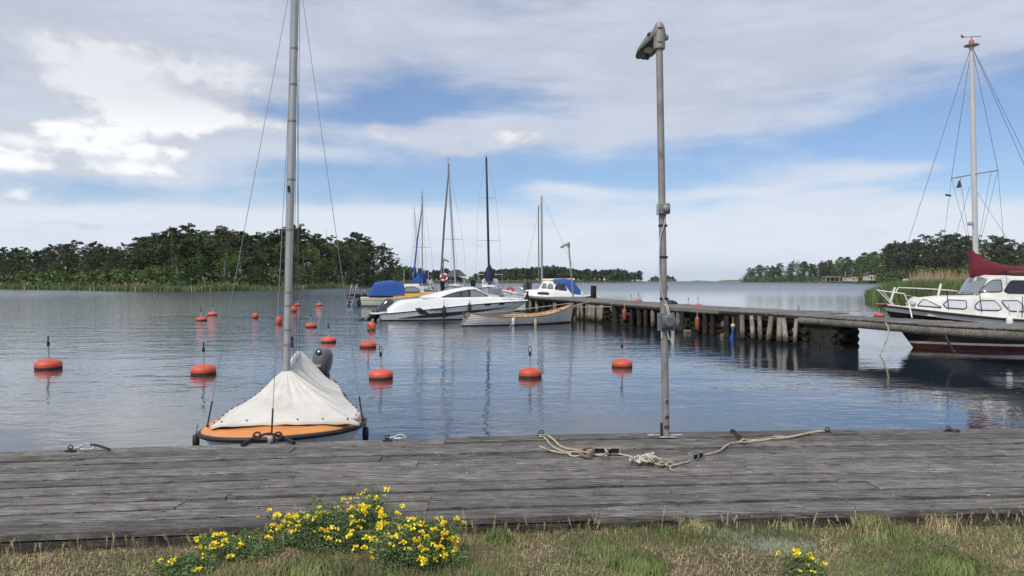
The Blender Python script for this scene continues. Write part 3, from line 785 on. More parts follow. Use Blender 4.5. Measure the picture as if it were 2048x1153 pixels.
tuft(1540, 1080, 1900, .05, .33, (4, 4, 4, 1), 'patch of silvery green leaves beside the small flower clump', 'silver_plant', 'plant')
tuft(1450, 1065, 800, .045, .22, (4, 4, 1), 'smaller patch of silvery green leaves left of the other', 'silver_plant', 'plant')
tuft(250, 1075, 450, .12, .18, (2, 2, 3), 'straw coloured grass tuft by the quay at the left')
tuft(90, 1090, 350, .12, .2, (2, 3, 3), 'russet dry grass tuft by the quay near the left edge')

m_leaf = mat('trefoil_leaf', (.095, .16, .05), .7, var=.35, scale=8); m_leaf2 = mat('trefoil_leaf_pale', (.12, .15, .07), .75, var=.3, scale=8)
m_yel = mat('petal_yellow', (.92, .74, .02), .55, var=.10, scale=40); m_yor = mat('petal_orange', (.85, .55, .02), .6, var=.1, scale=40)
def flower_mesh(seed):
    r_ = random.Random(seed); mb = MB(); n = r_.randint(3, 6)
    for i in range(n):
        a = 6.28 * i / n + r_.uniform(-.3, .3); el_ = r_.uniform(.1, .8); d_ = Vector((math.cos(a) * math.cos(el_), math.sin(a) * math.cos(el_), math.sin(el_)))
        c = d_ * .0075; s_ = r_.uniform(.0065, .0095); u = d_.orthogonal().normalized(); v = d_.cross(u)
        mb.cur = 1 if r_.random() < .22 else 0
        # pea flower: standard petal, two wings
        mb.grid([[c - u * s_ * .7, c + v * s_ * .3, c + u * s_ * .7], [c + d_ * s_ - u * s_ * .85 + v * .002, c + d_ * s_ * 1.1 + v * s_ * .5, c + d_ * s_ + u * s_ * .85 + v * .002], [c + d_ * s_ * 1.5 - u * s_ * .4 + v * s_, c + d_ * s_ * 1.7 + v * s_ * 1.1, c + d_ * s_ * 1.5 + u * s_ * .4 + v * s_]])
        mb.grid([[c - v * s_ * .5, c + v * s_ * .2], [c + d_ * s_ * 1.4 - v * s_ * .6, c + d_ * s_ * 1.5 + v * s_ * .1]])
    return mb.mesh('flower', [m_yel, m_yor], False, False)
FM = [flower_mesh(i) for i in range(7)]
def flower_bush(px, py, rx, ry, h, nl, nf, label, fl=(-.2, 1.0), seed=1, back=0.0):
    r_ = random.Random(seed); p = onz(px, py, ZG); t = thing('flowering_plant', label, 'flowers', (p.x, p.y, gz(p.x, p.y)))
    lv = MB(); stm = MB()
    for _ in range(nl):
        a = r_.uniform(0, 6.28); th = math.acos(r_.random() ** .8); q = r_.random() ** .25
        k_ = 1 + .5 * N3(math.cos(a) * 1.7 + seed, math.sin(a) * 1.7, th * 2.0) + .25 * N3(math.cos(a) * 5 + seed, math.sin(a) * 5, th * 5)
        c = Vector((rx * math.sin(th) * math.cos(a) * q * k_, ry * math.sin(th) * math.sin(a) * q * k_, h * math.cos(th) * q * k_ + .01))
        s_ = r_.uniform(.004, .009)
        for _k in range(3):
            d_ = Vector((r_.gauss(0, 1), r_.gauss(0, 1), r_.gauss(.3, .7))).normalized(); u = d_.orthogonal().normalized()
            o = len(lv.v); lv.v += [tuple(c), tuple(c + d_ * s_ + u * s_ * .45), tuple(c + d_ * s_ * 2), tuple(c + d_ * s_ - u * s_ * .45)]
            lv.f.append((o, o + 1, o + 2, o + 3)); lv.mi.append(1 if r_.random() < .18 else 0)
    for _ in range(60):
        a = r_.uniform(0, 6.28); th = r_.uniform(0, 1.3)
        c = Vector((rx * math.sin(th) * math.cos(a), ry * math.sin(th) * math.sin(a), h * math.cos(th)))
        stm.tube([(c.x * .2, c.y * .2, 0), c * .6, c], [.0015, .0012, .001], 3, caps=False)
    lv.build('foliage', [m_leaf, m_leaf2], t, smooth=False, fixn=False); stm.build('stem', m_leaf, t, smooth=False, fixn=False)
    for _ in range(nf):
        a = r_.uniform(-3.6, .5) if r_.random() < .8 else r_.uniform(0, 6.28); zc = r_.uniform(max(0, fl[0]), fl[1]) ** .8; th = math.acos(min(1, zc))
        k_ = r_.uniform(.98, 1.2) * (1 + .5 * N3(math.cos(a) * 1.7 + seed, math.sin(a) * 1.7, th * 2.0) + .25 * N3(math.cos(a) * 5 + seed, math.sin(a) * 5, th * 5))
        cl = r_.choice((1, 1, 2))
        for j in range(cl):
            loc = Vector((rx * math.sin(th) * math.cos(a) * k_ + r_.gauss(0, .008), ry * math.sin(th) * math.sin(a) * k_ + r_.gauss(0, .006), h * math.cos(th) * k_ + r_.gauss(.004, .006)))
            f = inst('flower', r_.choice(FM), t, loc, (r_.uniform(-.7, .3), r_.uniform(-.5, .5), r_.uniform(0, 6.28))); s_ = r_.uniform(.6, 1.35); f.scale = (s_,) * 3
    return t
flower_bush(655, 1092, .40, .20, .24, 6500, 84, 'largest yellow flowered bush at the centre left, against the quay', (.25, 1), 3)
flower_bush(745, 1075, .16, .14, .27, 1300, 12, 'upright yellow flowered plant between the two big flower bushes', (.6, 1), 4)
flower_bush(838, 1122, .27, .19, .22, 6000, 86, 'dense rounded yellow flowered bush just left of the photo centre', (.12, 1), 5)
flower_bush(470, 1112, .27, .18, .11, 2600, 24, 'low sprawling yellow flowered plant left of the largest bush', (.3, 1), 6)
flower_bush(370, 1150, .16, .13, .08, 1200, 7, 'sparse low yellow flowered plant at the far left of the flowers', (.3, 1), 7)
flower_bush(1605, 1146, .12, .09, .10, 1000, 13, 'small yellow flowered clump alone in the grass at the right', (.2, 1), 8)

# ------------------------------------------------------------------ fittings and ropes on the quay
m_iron = mat('rusty_iron', (.05, .035, .028), .7, metal=.6, var=.4, scale=30, dirt=(.13, .05, .02), dirt_amt=.6)
m_galv = mat('galvanised_steel', (.42, .43, .43), .5, metal=.55, var=.15, scale=14, dirt=(.16, .13, .10), dirt_amt=.45)
m_lamp = mat('weathered_aluminium', (.27, .265, .255), .6, metal=.35, var=.14, scale=9, dirt=(.15, .13, .11), dirt_amt=.6)
m_black = mat('black_rubber', (.015, .015, .016), .6)
m_rope = mat('cream_rope', (.42, .37, .27), .9, var=.25, scale=20, dirt=(.15, .12, .08), dirt_amt=.6)
m_ropeb = mat('brown_rope', (.17, .13, .09), .9, var=.3, scale=25)
m_rag = mat('white_rag', (.6, .56, .48), .9, var=.15, scale=25, dirt=(.3, .17, .08), dirt_amt=.5)
def spline(pts, n=8):
    out = []; P = [Vector(p) for p in pts]; P = [P[0] * 2 - P[1]] + P + [P[-1] * 2 - P[-2]]
    for i in range(1, len(P) - 2):
        for k_ in range(n):
            t = k_ / n; out.append(.5 * ((2 * P[i]) + (-P[i - 1] + P[i + 1]) * t + (2 * P[i - 1] - 5 * P[i] + 4 * P[i + 1] - P[i + 2]) * t * t + (-P[i - 1] + 3 * P[i] - 3 * P[i + 1] + P[i + 2]) * t ** 3))
    out.append(P[-2]); return out
def twisted(mb, pts, r, pitch=.055, seg=.007):
    pts = [Vector(p) for p in pts]; ds = [0]
    for a, b in zip(pts, pts[1:]): ds.append(ds[-1] + (b - a).length)
    L_ = ds[-1]; n = max(6, int(L_ / seg)); fr = []
    j = 0
    for i in range(n + 1):
        s_ = L_ * i / n
        while j < len(ds) - 2 and ds[j + 1] < s_: j += 1
        t = (s_ - ds[j]) / max(1e-9, ds[j + 1] - ds[j]); fr.append((pts[j].lerp(pts[j + 1], t), (pts[j + 1] - pts[j]).normalized(), s_))
    for k_ in range(3):
        path = []
        for p, t, s_ in fr:
            a = t.cross(Vector((0, 0, 1))); a = a.normalized() if a.length > 1e-3 else t.orthogonal().normalized(); b = t.cross(a); an = s_ / pitch * 6.283 + k_ * 2.094
            path.append(p + (a * math.cos(an) + b * math.sin(an)) * r * .5)
        mb.tube(path, r * .56, 5)
def deckpt(x, y, up=.015): return onz(x, y, ZD + up)
def ring_bolt(px, py, label, rot=0, shackle=None):
    p = deckpt(px, py, 0); t = thing('mooring_ring', label, 'mooring ring', p)
    MB().bbox((0, 0, .005), (.09, .05, .01), .003).tube([(0, 0, 0), (0, 0, .03)], .009, 8).build('eye_plate', m_iron, t)
    MB().torus((.0, .0, .034), .022, .0055, 20, 6, Matrix.Rotation(R(80), 3, 'X') @ Matrix.Rotation(rot, 3, 'Y')).build('ring', m_iron, t)
    return t
ring_bolt(1083, 872, 'rusty mooring ring at the left end of the cream rope')
ring_bolt(1655, 866, 'rusty mooring ring at the right end of the cream rope')
t = ring_bolt(1897, 863, 'rusty mooring ring with a flat lying link near the right edge')
MB().torus((.05, -.02, .012), .05, .007, 20, 6, Matrix.Scale(1, 3)).build('link', m_iron, t)
t = ring_bolt(141, 903, 'dark mooring ring with a bright shackle at the left edge')
MB().tube(spline([(.04, 0, .03), (.08, .0, .035), (.14, .01, .07), (.20, .0, .06), (.22, -.01, .03), (.16, -.02, .02), (.10, -.01, .025)], 5), .008, 8).build('shackle', m_galv, t)
MB().tube(spline([(.19, 0, .06), (.25, 0, .055), (.33, .0, .03), (.37, .01, .01)], 5), .012, 8).build('hook', m_black, t)
t = ring_bolt(775, 882, 'mooring ring with a silver shackle just right of the covered dinghy')
MB().tube(spline([(.02, 0, .03), (.07, .0, .04), (.12, .01, .06), (.16, .0, .055), (.19, -.01, .03), (.13, -.02, .03), (.07, -.01, .025)], 5), .008, 8).build('shackle', m_galv, t)
t = thing('iron_cleat', 'rusty iron bar cleat lying over the quay edge where the rope is knotted', 'cleat', deckpt(1467, 868, 0))
MB().bbox((0, 0, .02), (.04, .1, .04), .006).build('base', m_iron, t)
p0 = deckpt(1467, 866, .05) - t.location; p1 = deckpt(1487, 884, .02) - t.location
MB().tube([p0, p1], .013, 8).build('bar', m_iron, t); MB().tube([deckpt(1469, 868, .04) - t.location, deckpt(1484, 873, .02) - t.location], .008, 6).build('pin', m_iron, t)
# left rope: doubled cream rope, knotted coil, wooden block
rp = thing('mooring_rope', 'cream rope doubled from the left ring into a knotted coil by the grooved block', 'rope', deckpt(1170, 900, 0))
def rel(t, pts): return [deckpt(*(q if len(q) == 3 else (q[0], q[1], .016))) - t.location for q in pts]
mb = MB(); twisted(mb, spline(rel(rp, [(1079, 873, .03), (1090, 876), (1100, 888), (1112, 897), (1128, 903), (1150, 905), (1170, 905), (1190, 904)])), .0095)
twisted(mb, spline(rel(rp, [(1079, 870, .04), (1096, 872), (1108, 880), (1122, 893), (1142, 899), (1165, 900), (1185, 901)])), .0095); mb.build('double_strand', m_rope, rp)
mb = MB(); twisted(mb, spline(rel(rp, [(1079, 893), (1100, 901), (1125, 906), (1150, 907), (1165, 906, .02), (1162, 911), (1148, 913), (1139, 909, .02), (1146, 904, .035), (1165, 904, .04), (1185, 909), (1205, 911), (1214, 912)])), .009); mb.build('loose_end', m_rope, rp)
mb = MB(); twisted(mb, spline(rel(rp, [(1164, 908), (1174, 914, .03), (1184, 905, .05), (1193, 896, .04), (1178, 896, .03), (1166, 900, .03), (1162, 908, .03), (1172, 913, .03), (1188, 899, .06), (1200, 894, .05), (1215, 895, .04), (1224, 898, .03), (1236, 900, .02)])), .0105); mb.build('coil', m_ropeb, rp)
mb = MB(); twisted(mb, spline(rel(rp, [(1186, 909), (1205, 911, .03), (1213, 904, .08), (1210, 897, .08), (1218, 899, .06), (1226, 896, .05), (1232, 899, .03)])), .0085); mb.build('lashing', m_rope, rp)
def block(px, py, L_, ang, label):
    t = thing('rope_block', label, 'rope block', deckpt(px, py, 0), ang)
    m_b = wood('block_wood', [(.12, .11, .10), (.22, .21, .20), (.30, .29, .28), (.45, .44, .42)], (2, 8, 8), 5)
    mb = MB(); hw, hh, th = L_ / 2, .035, .05
    # front and back cheeks with two openings between them
    for yy in (-.024, .024):
        mb.bbox((0, yy, .008), (L_, .012, .014), .003); mb.bbox((0, yy, .062), (L_, .012, .014), .003)
        for xx in (-hw + .012, 0, hw - .012): mb.bbox((xx, yy, .035), (.022, .012, .05), .002)
    mb.bbox((0, 0, .004), (L_ * .96, .045, .008), .002); mb.bbox((-hw + .006, 0, .035), (.012, .045, .06), .002); mb.bbox((hw - .006, 0, .035), (.012, .045, .06), .002)
    mb.build('frame', m_b, t); MB().box((0, 0, .035), (L_ * .93, .03, .04)).build('filling', m_black, t); return t
block(1214, 909, .26, R(-2), 'grey grooved rope block lashed into the brown coil')
block(1392, 920, .17, R(38), 'smaller grey rope block further along the rope toward the right ring')
rq = thing('mooring_rope', 'cream rope running from a frayed knot past a small block to the right ring', 'rope', deckpt(1400, 915, 0))
mb = MB(); twisted(mb, spline(rel(rq, [(1238, 908), (1256, 912), (1272, 916), (1284, 920)])), .0085)
twisted(mb, spline(rel(rq, [(1300, 924), (1312, 928), (1325, 930), (1345, 931), (1362, 928), (1380, 923)])), .0095)
twisted(mb, spline(rel(rq, [(1406, 911), (1425, 907), (1440, 902), (1450, 894), (1462, 888), (1478, 885), (1488, 883, .03)])), .0095); mb.build('main_strand', m_rope, rq)
mb = MB(); twisted(mb, spline(rel(rq, [(1489, 886), (1510, 883), (1530, 881), (1545, 878), (1560, 877), (1580, 875), (1610, 869), (1632, 865), (1648, 863)])), .0095)
twisted(mb, spline(rel(rq, [(1490, 881), (1512, 881), (1532, 878), (1548, 874), (1562, 874), (1585, 873), (1612, 867), (1634, 863), (1646, 862)])), .0095); mb.build('double_strand', m_rope, rq)
mb = MB()
for c_ in ((1487, 883), (1322, 929), (1338, 930)):
    mb = MB(); q = rel(rq, [(c_[0] - 7, c_[1] + 1), (c_[0], c_[1] - 4, .05), (c_[0] + 7, c_[1], .02), (c_[0] + 1, c_[1] + 3, .03), (c_[0] - 6, c_[1] - 1, .05), (c_[0] + 5, c_[1] - 3, .03)]); twisted(mb, spline(q), .009); mb.build('knot', m_rope, rq)
mb = MB(); twisted(mb, spline(rel(rq, [(1336, 926, .05), (1342, 924, .07), (1348, 929, .05), (1340, 934, .03), (1342, 939), (1350, 942)])), .0085); mb.build('loose_end', m_rope, rq)
mb = MB(); rr = random.Random(4)
for i in range(26):
    c_ = (1290 + rr.gauss(0, 7), 916 + rr.gauss(0, 3)); q = [(c_[0] + rr.gauss(0, 7), c_[1] + rr.gauss(0, 3.5), abs(rr.gauss(.03, .02)) + .008) for _ in range(5)]
    mb.tube(spline(rel(rq, q), 5), .005, 5)
mb.build('frayed_bundle', m_rag, rq)
MB().tube(spline(rel(rq, [(1292, 922), (1300, 918, .03), (1307, 921, .03), (1300, 926), (1292, 924)]), 5), .006, 6).build('shackle', m_galv, rq)

# ------------------------------------------------------------------ lamp posts
def lamp_post(p, ht, r, label, lean=(0, 0), near=True, head=(-.30, .95)):
    t = thing('lamp_post', label, 'lamp post', p)
    top = Vector((lean[0], lean[1], ht)); ax = lambda f: top * f
    n = 12; MB().tube([ax(i / n) for i in range(n + 1)], [r * (1.0 - .06 * i / n) for i in range(n + 1)], 20).build('pole', m_lamp, t, smooth=60)
    # lamp head: cast collar with a dome, hood reaching out
    hc = top + Vector((0, 0, 0)); s_ = r / .036
    MB().lathe([(.047, -.02), (.056, -.015), (.058, .0), (.056, .16), (.052, .20), (.038, .235), (.016, .252), (.001, .255)], 24, hc + Vector((0, 0, -.03)), None, (s_, s_, s_)).build('collar', m_lamp, t, smooth=50)
    d_ = Vector((head[0], head[1], 0)).normalized(); sd_ = Vector((-d_.y, d_.x, 0)); rows = []
    for i in range(11):
        u = i / 10; w_ = s_ * sm([(0, .055), (.2, .075), (.5, .095), (.8, .095), (.95, .065), (1, .03)], u); z1 = s_ * sm([(0, .13), (.3, .13), (.6, .11), (.85, .05), (1, .0)], u); z0 = s_ * sm([(0, .02), (.3, -.005), (1, -.012)], u)
        c = hc + d_ * (s_ * (-.03 + .43 * u)) + Vector((0, 0, .07 * s_ - .09 * s_ * u)); row = []
        for k_ in range(9):
            a = math.pi * k_ / 8; row.append(c + sd_ * (w_ * math.cos(a)) + Vector((0, 0, z0 + (z1 - z0) * math.sin(a) ** .8)))
        rows.append(row)
    mb = MB(); mb.grid(rows); hood = mb.build('hood', m_lamp, t, smooth=50); sm_ = hood.modifiers.new('solid', 'SOLIDIFY'); sm_.thickness = .006 * s_; sm_.offset = -1
    if near:
        mb = MB()
        for i in range(3):
            u = .22 + .05 * i; c = hc + d_ * (s_ * (-.03 + .43 * u)) + Vector((0, 0, .12)) + sd_ * .074; mb.bbox(c, (.012, .012, .05), .003)
        mb.build('vent', m_black, t)
        c = hc + d_ * .23 + Vector((0, 0, .02))
        MB().ball(c, (.05, .05, .04), 14, 8).build('bulb_cover', mat('milky_glass', (.45, .45, .42), .3), t, smooth=True)
        MB().lathe([(.02, 0), (.022, .01), (.022, .075), (.02, .08)], 12, hc + d_ * .26 + Vector((0, 0, -.075))).build('sensor', m_black, t)
        for k_, (z_, s2) in enumerate(((.155, 1), (.01, 1))):
            MB().tube([hc + Vector((-.028, -.058, z_ + .002)), hc + Vector((.022, -.058, z_ - .002))], .005, 6).ball(hc + Vector((0, -.06, z_)), .008, 8, 6).build('clamp_screw', m_iron, t)
        MB().ball(hc + Vector((.075, .03, .085)), (.03, .03, .035), 12, 8).build('hinge_knob', m_lamp, t, smooth=True)
    else:
        MB().ball(hc + d_ * .3 * s_, .07 * s_, 10, 6).build('bulb_cover', mat('milky_glass', (.45, .45, .42), .3), t, smooth=True)
    return t, top
LPB = onz(1332, 873, ZD); LPD = LPB.y
ltop = Vector((sx(1318.5, LPD) - LPB.x, 0, zz(90, LPD) - ZD))
lamp, ltop = lamp_post(LPB, ltop.z, .0375, 'tall grey lamp post with electric boxes standing on the near quay', (ltop.x, 0), True, (-.30, .95))
def lpx(x, y, dy=0): return Vector((sx(x, LPD) - LPB.x, dy, zz(y, LPD) - ZD))
for i, (a, b) in enumerate((((-.10, .03), (.17, .04)), ((.10, .03), (.16, .04)), ((0, -.075), (.17, .055)))):
    MB().bbox((a[0], a[1], .008), (b[0] if i < 2 else .16, .045, .010), .002).tube([(a[0] - .02, a[1], .01), (a[0] - .02, a[1], .02)], .008, 6).build('base_plate', m_galv, lamp)
MB().bbox((-.048, .0, .075), (.016, .04, .13), .003).build('base_bracket', m_black, lamp)
m_rust = mat('rust_patch', (.07, .045, .03), .9, var=.4, scale=40)
mb = MB()
for z_, w_ in ((.36, .5), (.20, .9), (.10, 1.0)):
    rows = []
    for j in range(4):
        rows.append([Vector((math.sin(a) * (.0385 + .001 * (1 - abs(j - 1.5))), -math.cos(a) * .0385, z_ + (j - 1.5) * .013 + .004 * math.sin(a * 5))) for a in [(-.7 + 1.4 * i / 8) * w_ for i in range(9)]])
    mb.grid(rows)
mb.build('rust_mark', m_rust, lamp, smooth=False)
c = lpx(1327, 419, -.055); b = MB().bbox(c, (.105, .06, .11), .008).build('junction_box', mat('grey_plastic', (.17, .185, .19), .6, var=.1), lamp)
MB().lathe([(.035, 0), (.036, .02), (.028, .03), (.001, .032)], 20, c + Vector((.008, -.03, 0)), Matrix.Rotation(R(90), 3, 'X')).build('cap', m_lamp, b, smooth=50)
MB().bbox(c + Vector((-.062, .03, 0)), (.02, .06, .115), .003).build('bracket', m_galv, b)
c2 = lpx(1331, 644, -.05)
b = MB().bbox(c2 + Vector((-.005, .012, 0)), (.175, .014, .185), .004).build('mounting_plate', mat('plate_grey', (.13, .135, .135), .75, var=.15), lamp)
MB().bbox(c2 + Vector((.008, -.03, .005)), (.125, .07, .14), .012).build('socket_box', mat('slate_plastic', (.085, .11, .13), .5, var=.1), b)
MB().lathe([(.062, 0), (.064, .012), (.056, .016), (.055, .04), (.048, .047), (.001, .047)], 28, c2 + Vector((.01, -.065, .01)), Matrix.Rotation(R(90), 3, 'X')).build('lid', mat('slate_plastic', (.085, .11, .13), .5), b, smooth=40)
m_cable = mat('white_cable', (.5, .49, .46), .6, var=.1)
MB().tube(spline([lpx(1330, 430, -.045), lpx(1326, 452, -.045), lpx(1318, 480, -.05), lpx(1317, 540, -.045), lpx(1323, 590, -.045), lpx(1331, 608, -.05), lpx(1336, 622, -.055), lpx(1338, 632, -.055)]), .0055, 8).build('cable', m_cable, lamp)
MB().tube(spline([lpx(1328, 612, -.03), lpx(1328, 609, -.05), lpx(1331, 616, -.06), lpx(1334, 630, -.06)]), .007, 8).build('cable', m_cable, lamp)
MB().tube(spline([lpx(1333, 660, -.06), lpx(1333, 668, -.07), lpx(1336, 678, -.07), lpx(1341, 679, -.07), lpx(1341, 668, -.06), lpx(1340, 660, -.05)]), .0065, 8).build('cable', m_cable, lamp)
MB().tube([lpx(1322, 660, -.03), lpx(1322, 676, -.04)], .006, 8).build('cable', m_cable, lamp)
for y_ in (452, 515, 598):
    f = (zz(y_, LPD) - ZD) / ltop.z; c = ltop * f
    MB().lathe([(.0385, -.012), (.041, -.011), (.041, .011), (.0385, .012)], 20, c).bbox(c + Vector((.04, -.02, 0)), (.015, .02, .02), .003).build('strap', m_black, lamp)
# ------------------------------------------------------------------ boat building kit
class Hull:
    def __init__(s, L, beam, sheer, keel, p, rb, rs=0.0):
        s.L, s.beam, s.sheer, s.keel, s.p, s.rb, s.rs = L, beam, sheer, keel, p, rb, rs
    def S(s, t): return sm(s.sheer, t)
    def pt(s, t, z, side=1, off=0):
        k = s.keel; sh = s.S(t); f = max(0.0, min(1.0, (z - k) / (sh - k)))
        y = sm(s.beam, t) * f ** sm(s.p, t)
        x = s.L * t - s.rb * (1 - f) * t ** 3 + s.rs * (1 - f) * (1 - t) ** 3
        return Vector((x, side * (max(0, y) + off), z))
    def y(s, x, z):
        a, b = 0.0, 1.0
        for _ in range(22):
            m_ = (a + b) / 2
            if s.pt(m_, z).x < x: a = m_
            else: b = m_
        return s.pt((a + b) / 2, z).y
    def shell(s, bands, nt=34, lap=0, ease=1.0):
        """bands: list of (level, material index, rows); level = z or function of t"""
        mb = MB(); ts = [(i / nt) ** ease for i in range(nt + 1)] if ease != 1 else [math.sin(math.pi / 2 * i / nt) * .35 + .65 * i / nt for i in range(nt + 1)]
        lo = lambda t: s.keel
        for lev, mi, nr in bands:
            hi = lev if callable(lev) else (lambda t, v=lev: v)
            mb.cur = mi
            for side in (1, -1):
                rows = []
                for r in range(nr + 1):
                    f = r / nr; rows.append([s.pt(t, lerp(lo(t), hi(t), f), side) for t in ts])
                mb.grid(rows)
            prof = [s.pt(0, lerp(lo(0), hi(0), r / nr), 1) for r in range(nr + 1)]
            mb.grid([prof, [Vector((p.x, -p.y, p.z)) for p in prof]])
            lo = hi
        return mb
    def rail(s, r, n=34, dz=0, off=0, t0=0, t1=1, sq=1):
        mb = MB()
        for side in (1, -1):
            pts = []
            for i in range(n + 1):
                t = lerp(t0, t1, i / n); t = math.sin(math.pi / 2 * t) * .35 + .65 * t; p = s.pt(t, s.S(t), side, off); p.z += dz; pts.append(p)
            mb.tube(pts, r, 6, sq=sq)
        return mb
    def deck(s, dz=-.01, camber=.06, n=34, m=8, inset=.0):
        rows = []
        for i in range(n + 1):
            t = i / n; t = math.sin(math.pi / 2 * t) * .35 + .65 * t; w_ = max(0, sm(s.beam, t) - inset); z = s.S(t) + dz
            rows.append([Vector((s.L * t, w_ * (2 * j / m - 1), z + camber * (1 - (2 * j / m - 1) ** 2))) for j in range(m + 1)])
        return MB().grid(rows)
class Cabin:
    """st: list of (x, half width bottom, half width top, z bottom, z top)"""
    def __init__(s, st, camber=.06, rnd=.05): s.st, s.camber, s.rnd = st, camber, rnd
    def v(s, x): return [pl([(q[0], q[i]) for q in s.st], x) for i in range(1, 5)]
    def y(s, x, z): wb, wt, zb, zt = s.v(x); return lerp(wb, wt, max(0, min(1.05, (z - zb) / max(.01, zt - zb))))
    def shell(s, sub=3):
        xs = []
        for a, b in zip(s.st, s.st[1:]): xs += [lerp(a[0], b[0], k_ / sub) for k_ in range(sub)]
        xs.append(s.st[-1][0]); rows = []
        for x in xs:
            wb, wt, zb, zt = s.v(x); r = min(s.rnd, (zt - zb) * .4); half = [(wb, zb), (lerp(wb, wt, .5), lerp(zb, zt, .5)), (wt, zt - r), (wt - r * .3, zt - r * .3), (wt - r, zt)] + [(max(0, wt - r) * f, zt + s.camber * (1 - f * f)) for f in (.66, .33, 0)]
            rows.append([Vector((x, y, z)) for y, z in half] + [Vector((x, -y, z)) for y, z in half[-2::-1]])
        mb = MB().grid(rows); n = len(rows[0])
        mb.add(rows[0], [tuple(range(n))]); mb.add(rows[-1], [tuple(range(n - 1, -1, -1))]); return mb
def patch(surf, lo, hi, sides=(1, -1), off=.01, n=10, nz=3):
    """a thin panel lying on a boat's side between two outlines of (x, z)"""
    mb = MB(); x0, x1 = max(lo[0][0], hi[0][0]), min(lo[-1][0], hi[-1][0])
    for sd_ in sides:
        rows = []
        for i in range(n + 1):
            x = lerp(x0, x1, i / n); a, b = pl(lo, x), pl(hi, x)
            rows.append([Vector((x, sd_ * (surf.y(x, lerp(a, b, j / nz)) + off), lerp(a, b, j / nz))) for j in range(nz + 1)])
        mb.grid(rows)
    return mb
def window(parent, surf, lo, hi, glass, frame=None, sides=(1, -1), r=.012, off=.012):
    for sd_ in sides:
        w_ = patch(surf, lo, hi, (sd_,), off).build('window', glass, parent, smooth=False, fixn=False)
        if frame:
            x0, x1 = lo[0][0], lo[-1][0]; n = 8; path = []
            for i in range(n + 1): x = lerp(x0, x1, i / n); z = pl(lo, x); path.append(Vector((x, sd_ * (surf.y(x, z) + off + .002), z)))
            for i in range(n, -1, -1): x = lerp(x0, x1, i / n); z = pl(hi, x); path.append(Vector((x, sd_ * (surf.y(x, z) + off + .002), z)))
            path.append(path[0]); MB().tube(path, r, 5).build('window_frame', frame, w_)
def wire(a, b, r=.006, name='wire', m_=None, parent=None, n=5):
    return MB().tube([a, b], r, n).build(name, m_ or m_wire, parent)
m_wire = mat('steel_wire', (.22, .22, .23), .45, metal=.6)
m_gel = mat('white_gelcoat', (.74, .75, .745), .28, var=.03, scale=1.5, coat=.3, dirt=(.5, .48, .42), dirt_amt=.18)
m_gelc = mat('cream_gelcoat', (.66, .62, .50), .35, var=.04, scale=1.5, dirt=(.42, .38, .28), dirt_amt=.3)
m_gelg = mat('off_white_gelcoat', (.69, .69, .66), .4, var=.06, scale=2, dirt=(.34, .32, .27), dirt_amt=.4)
m_blk = mat('black_paint', (.012, .012, .014), .35); m_navy = mat('navy_fabric', (.012, .016, .045), .85, bump=.3, bscale=20)
m_red = mat('red_antifouling', (.10, .022, .02), .7, var=.2, scale=4, dirt=(.08, .04, .03), dirt_amt=.4)
m_glass = mat('smoked_glass', (.018, .02, .024), .06, coat=.5)
m_glassl = mat('pale_window_glass', (.20, .23, .25), .08, coat=.5)
m_alu = mat('mast_aluminium', (.40, .40, .39), .42, metal=.45, var=.06, scale=3, dirt=(.24, .22, .19), dirt_amt=.3)
m_chrome = mat('stainless_steel', (.6, .6, .6), .22, metal=1)
m_bluec = mat('blue_canvas', (.012, .065, .27), .8, var=.15, scale=4, bump=.4, bscale=12)
m_marc = mat('maroon_canvas', (.13, .012, .022), .85, var=.2, scale=3, bump=.5, bscale=10)
m_varn = mat('varnished_wood', (.26, .12, .05), .4, var=.3, scale=6); m_teak = mat('pale_wood', (.48, .34, .21), .6, var=.2, scale=8)
m_greyp = mat('outboard_grey', (.10, .10, .11), .35, var=.06, coat=.2)
m_oran = mat('buoy_orange', (.56, .085, .045), .52, var=.14, scale=4, dirt=(.26, .07, .04), dirt_amt=.6, objvar=.14)
m_weed = mat('buoy_weed', (.05, .028, .018), .9, var=.3, scale=14)

# ------------------------------------------------------------------ mooring buoys
def buoy(px, py, wpx, label, lean=(0, 0), ringed=True, first=[None]):
    p = onz(px, py, 0); k_ = (wpx / F * p.y) / .54
    if first[0] is None:
        t = thing('mooring_buoy', label, 'mooring buoy', p, 0, 'orange mooring buoys')
        mb = MB(); mb.cur = 0
        mb.lathe([(.268, .045), (.270, .075), (.266, .11), (.245, .145), (.20, .175), (.13, .198), (.06, .212), (.02, .214)], 36)
        mb.cur = 1; mb.lathe([(.20, -.12), (.255, -.06), (.268, .0), (.268, .045)], 36); mb.build('float', [m_oran, m_weed], t, smooth=60)
        MB().tube([(0, 0, .20), (0, 0, .50)], .021, 10).tube([(0, 0, .205), (0, 0, .225)], .045, 12).build('rod', m_galv, t)
        MB().bbox((0, 0, .54), (.055, .055, .10), .01).build('sleeve', m_black, t)
        MB().torus((0, 0, .645), .048, .008, 20, 6, Matrix.Rotation(R(90), 3, 'X') @ Matrix.Scale(1.5, 3, (0, 1, 0))).build('ring', m_iron, t)
        first[0] = t
    else: t = dup(first[0], p, 0, label)
    t.scale = (k_,) * 3; t.rotation_euler = (lean[0], lean[1], px * .7); return t
buoy(762, 757, 48, 'orange mooring buoy right of the dinghy, in front of all the others', (R(1), 0))
buoy(1060, 754, 46, 'orange mooring buoy alone in the middle of the near water')
buoy(1244, 734, 41, 'orange mooring buoy just left of the near lamp post', (R(-1), R(1)))
buoy(97, 737, 49, 'orange mooring buoy near the left edge of the photo', (0, R(2)))
buoy(407, 748, 48, 'orange mooring buoy behind the left shroud of the dinghy')
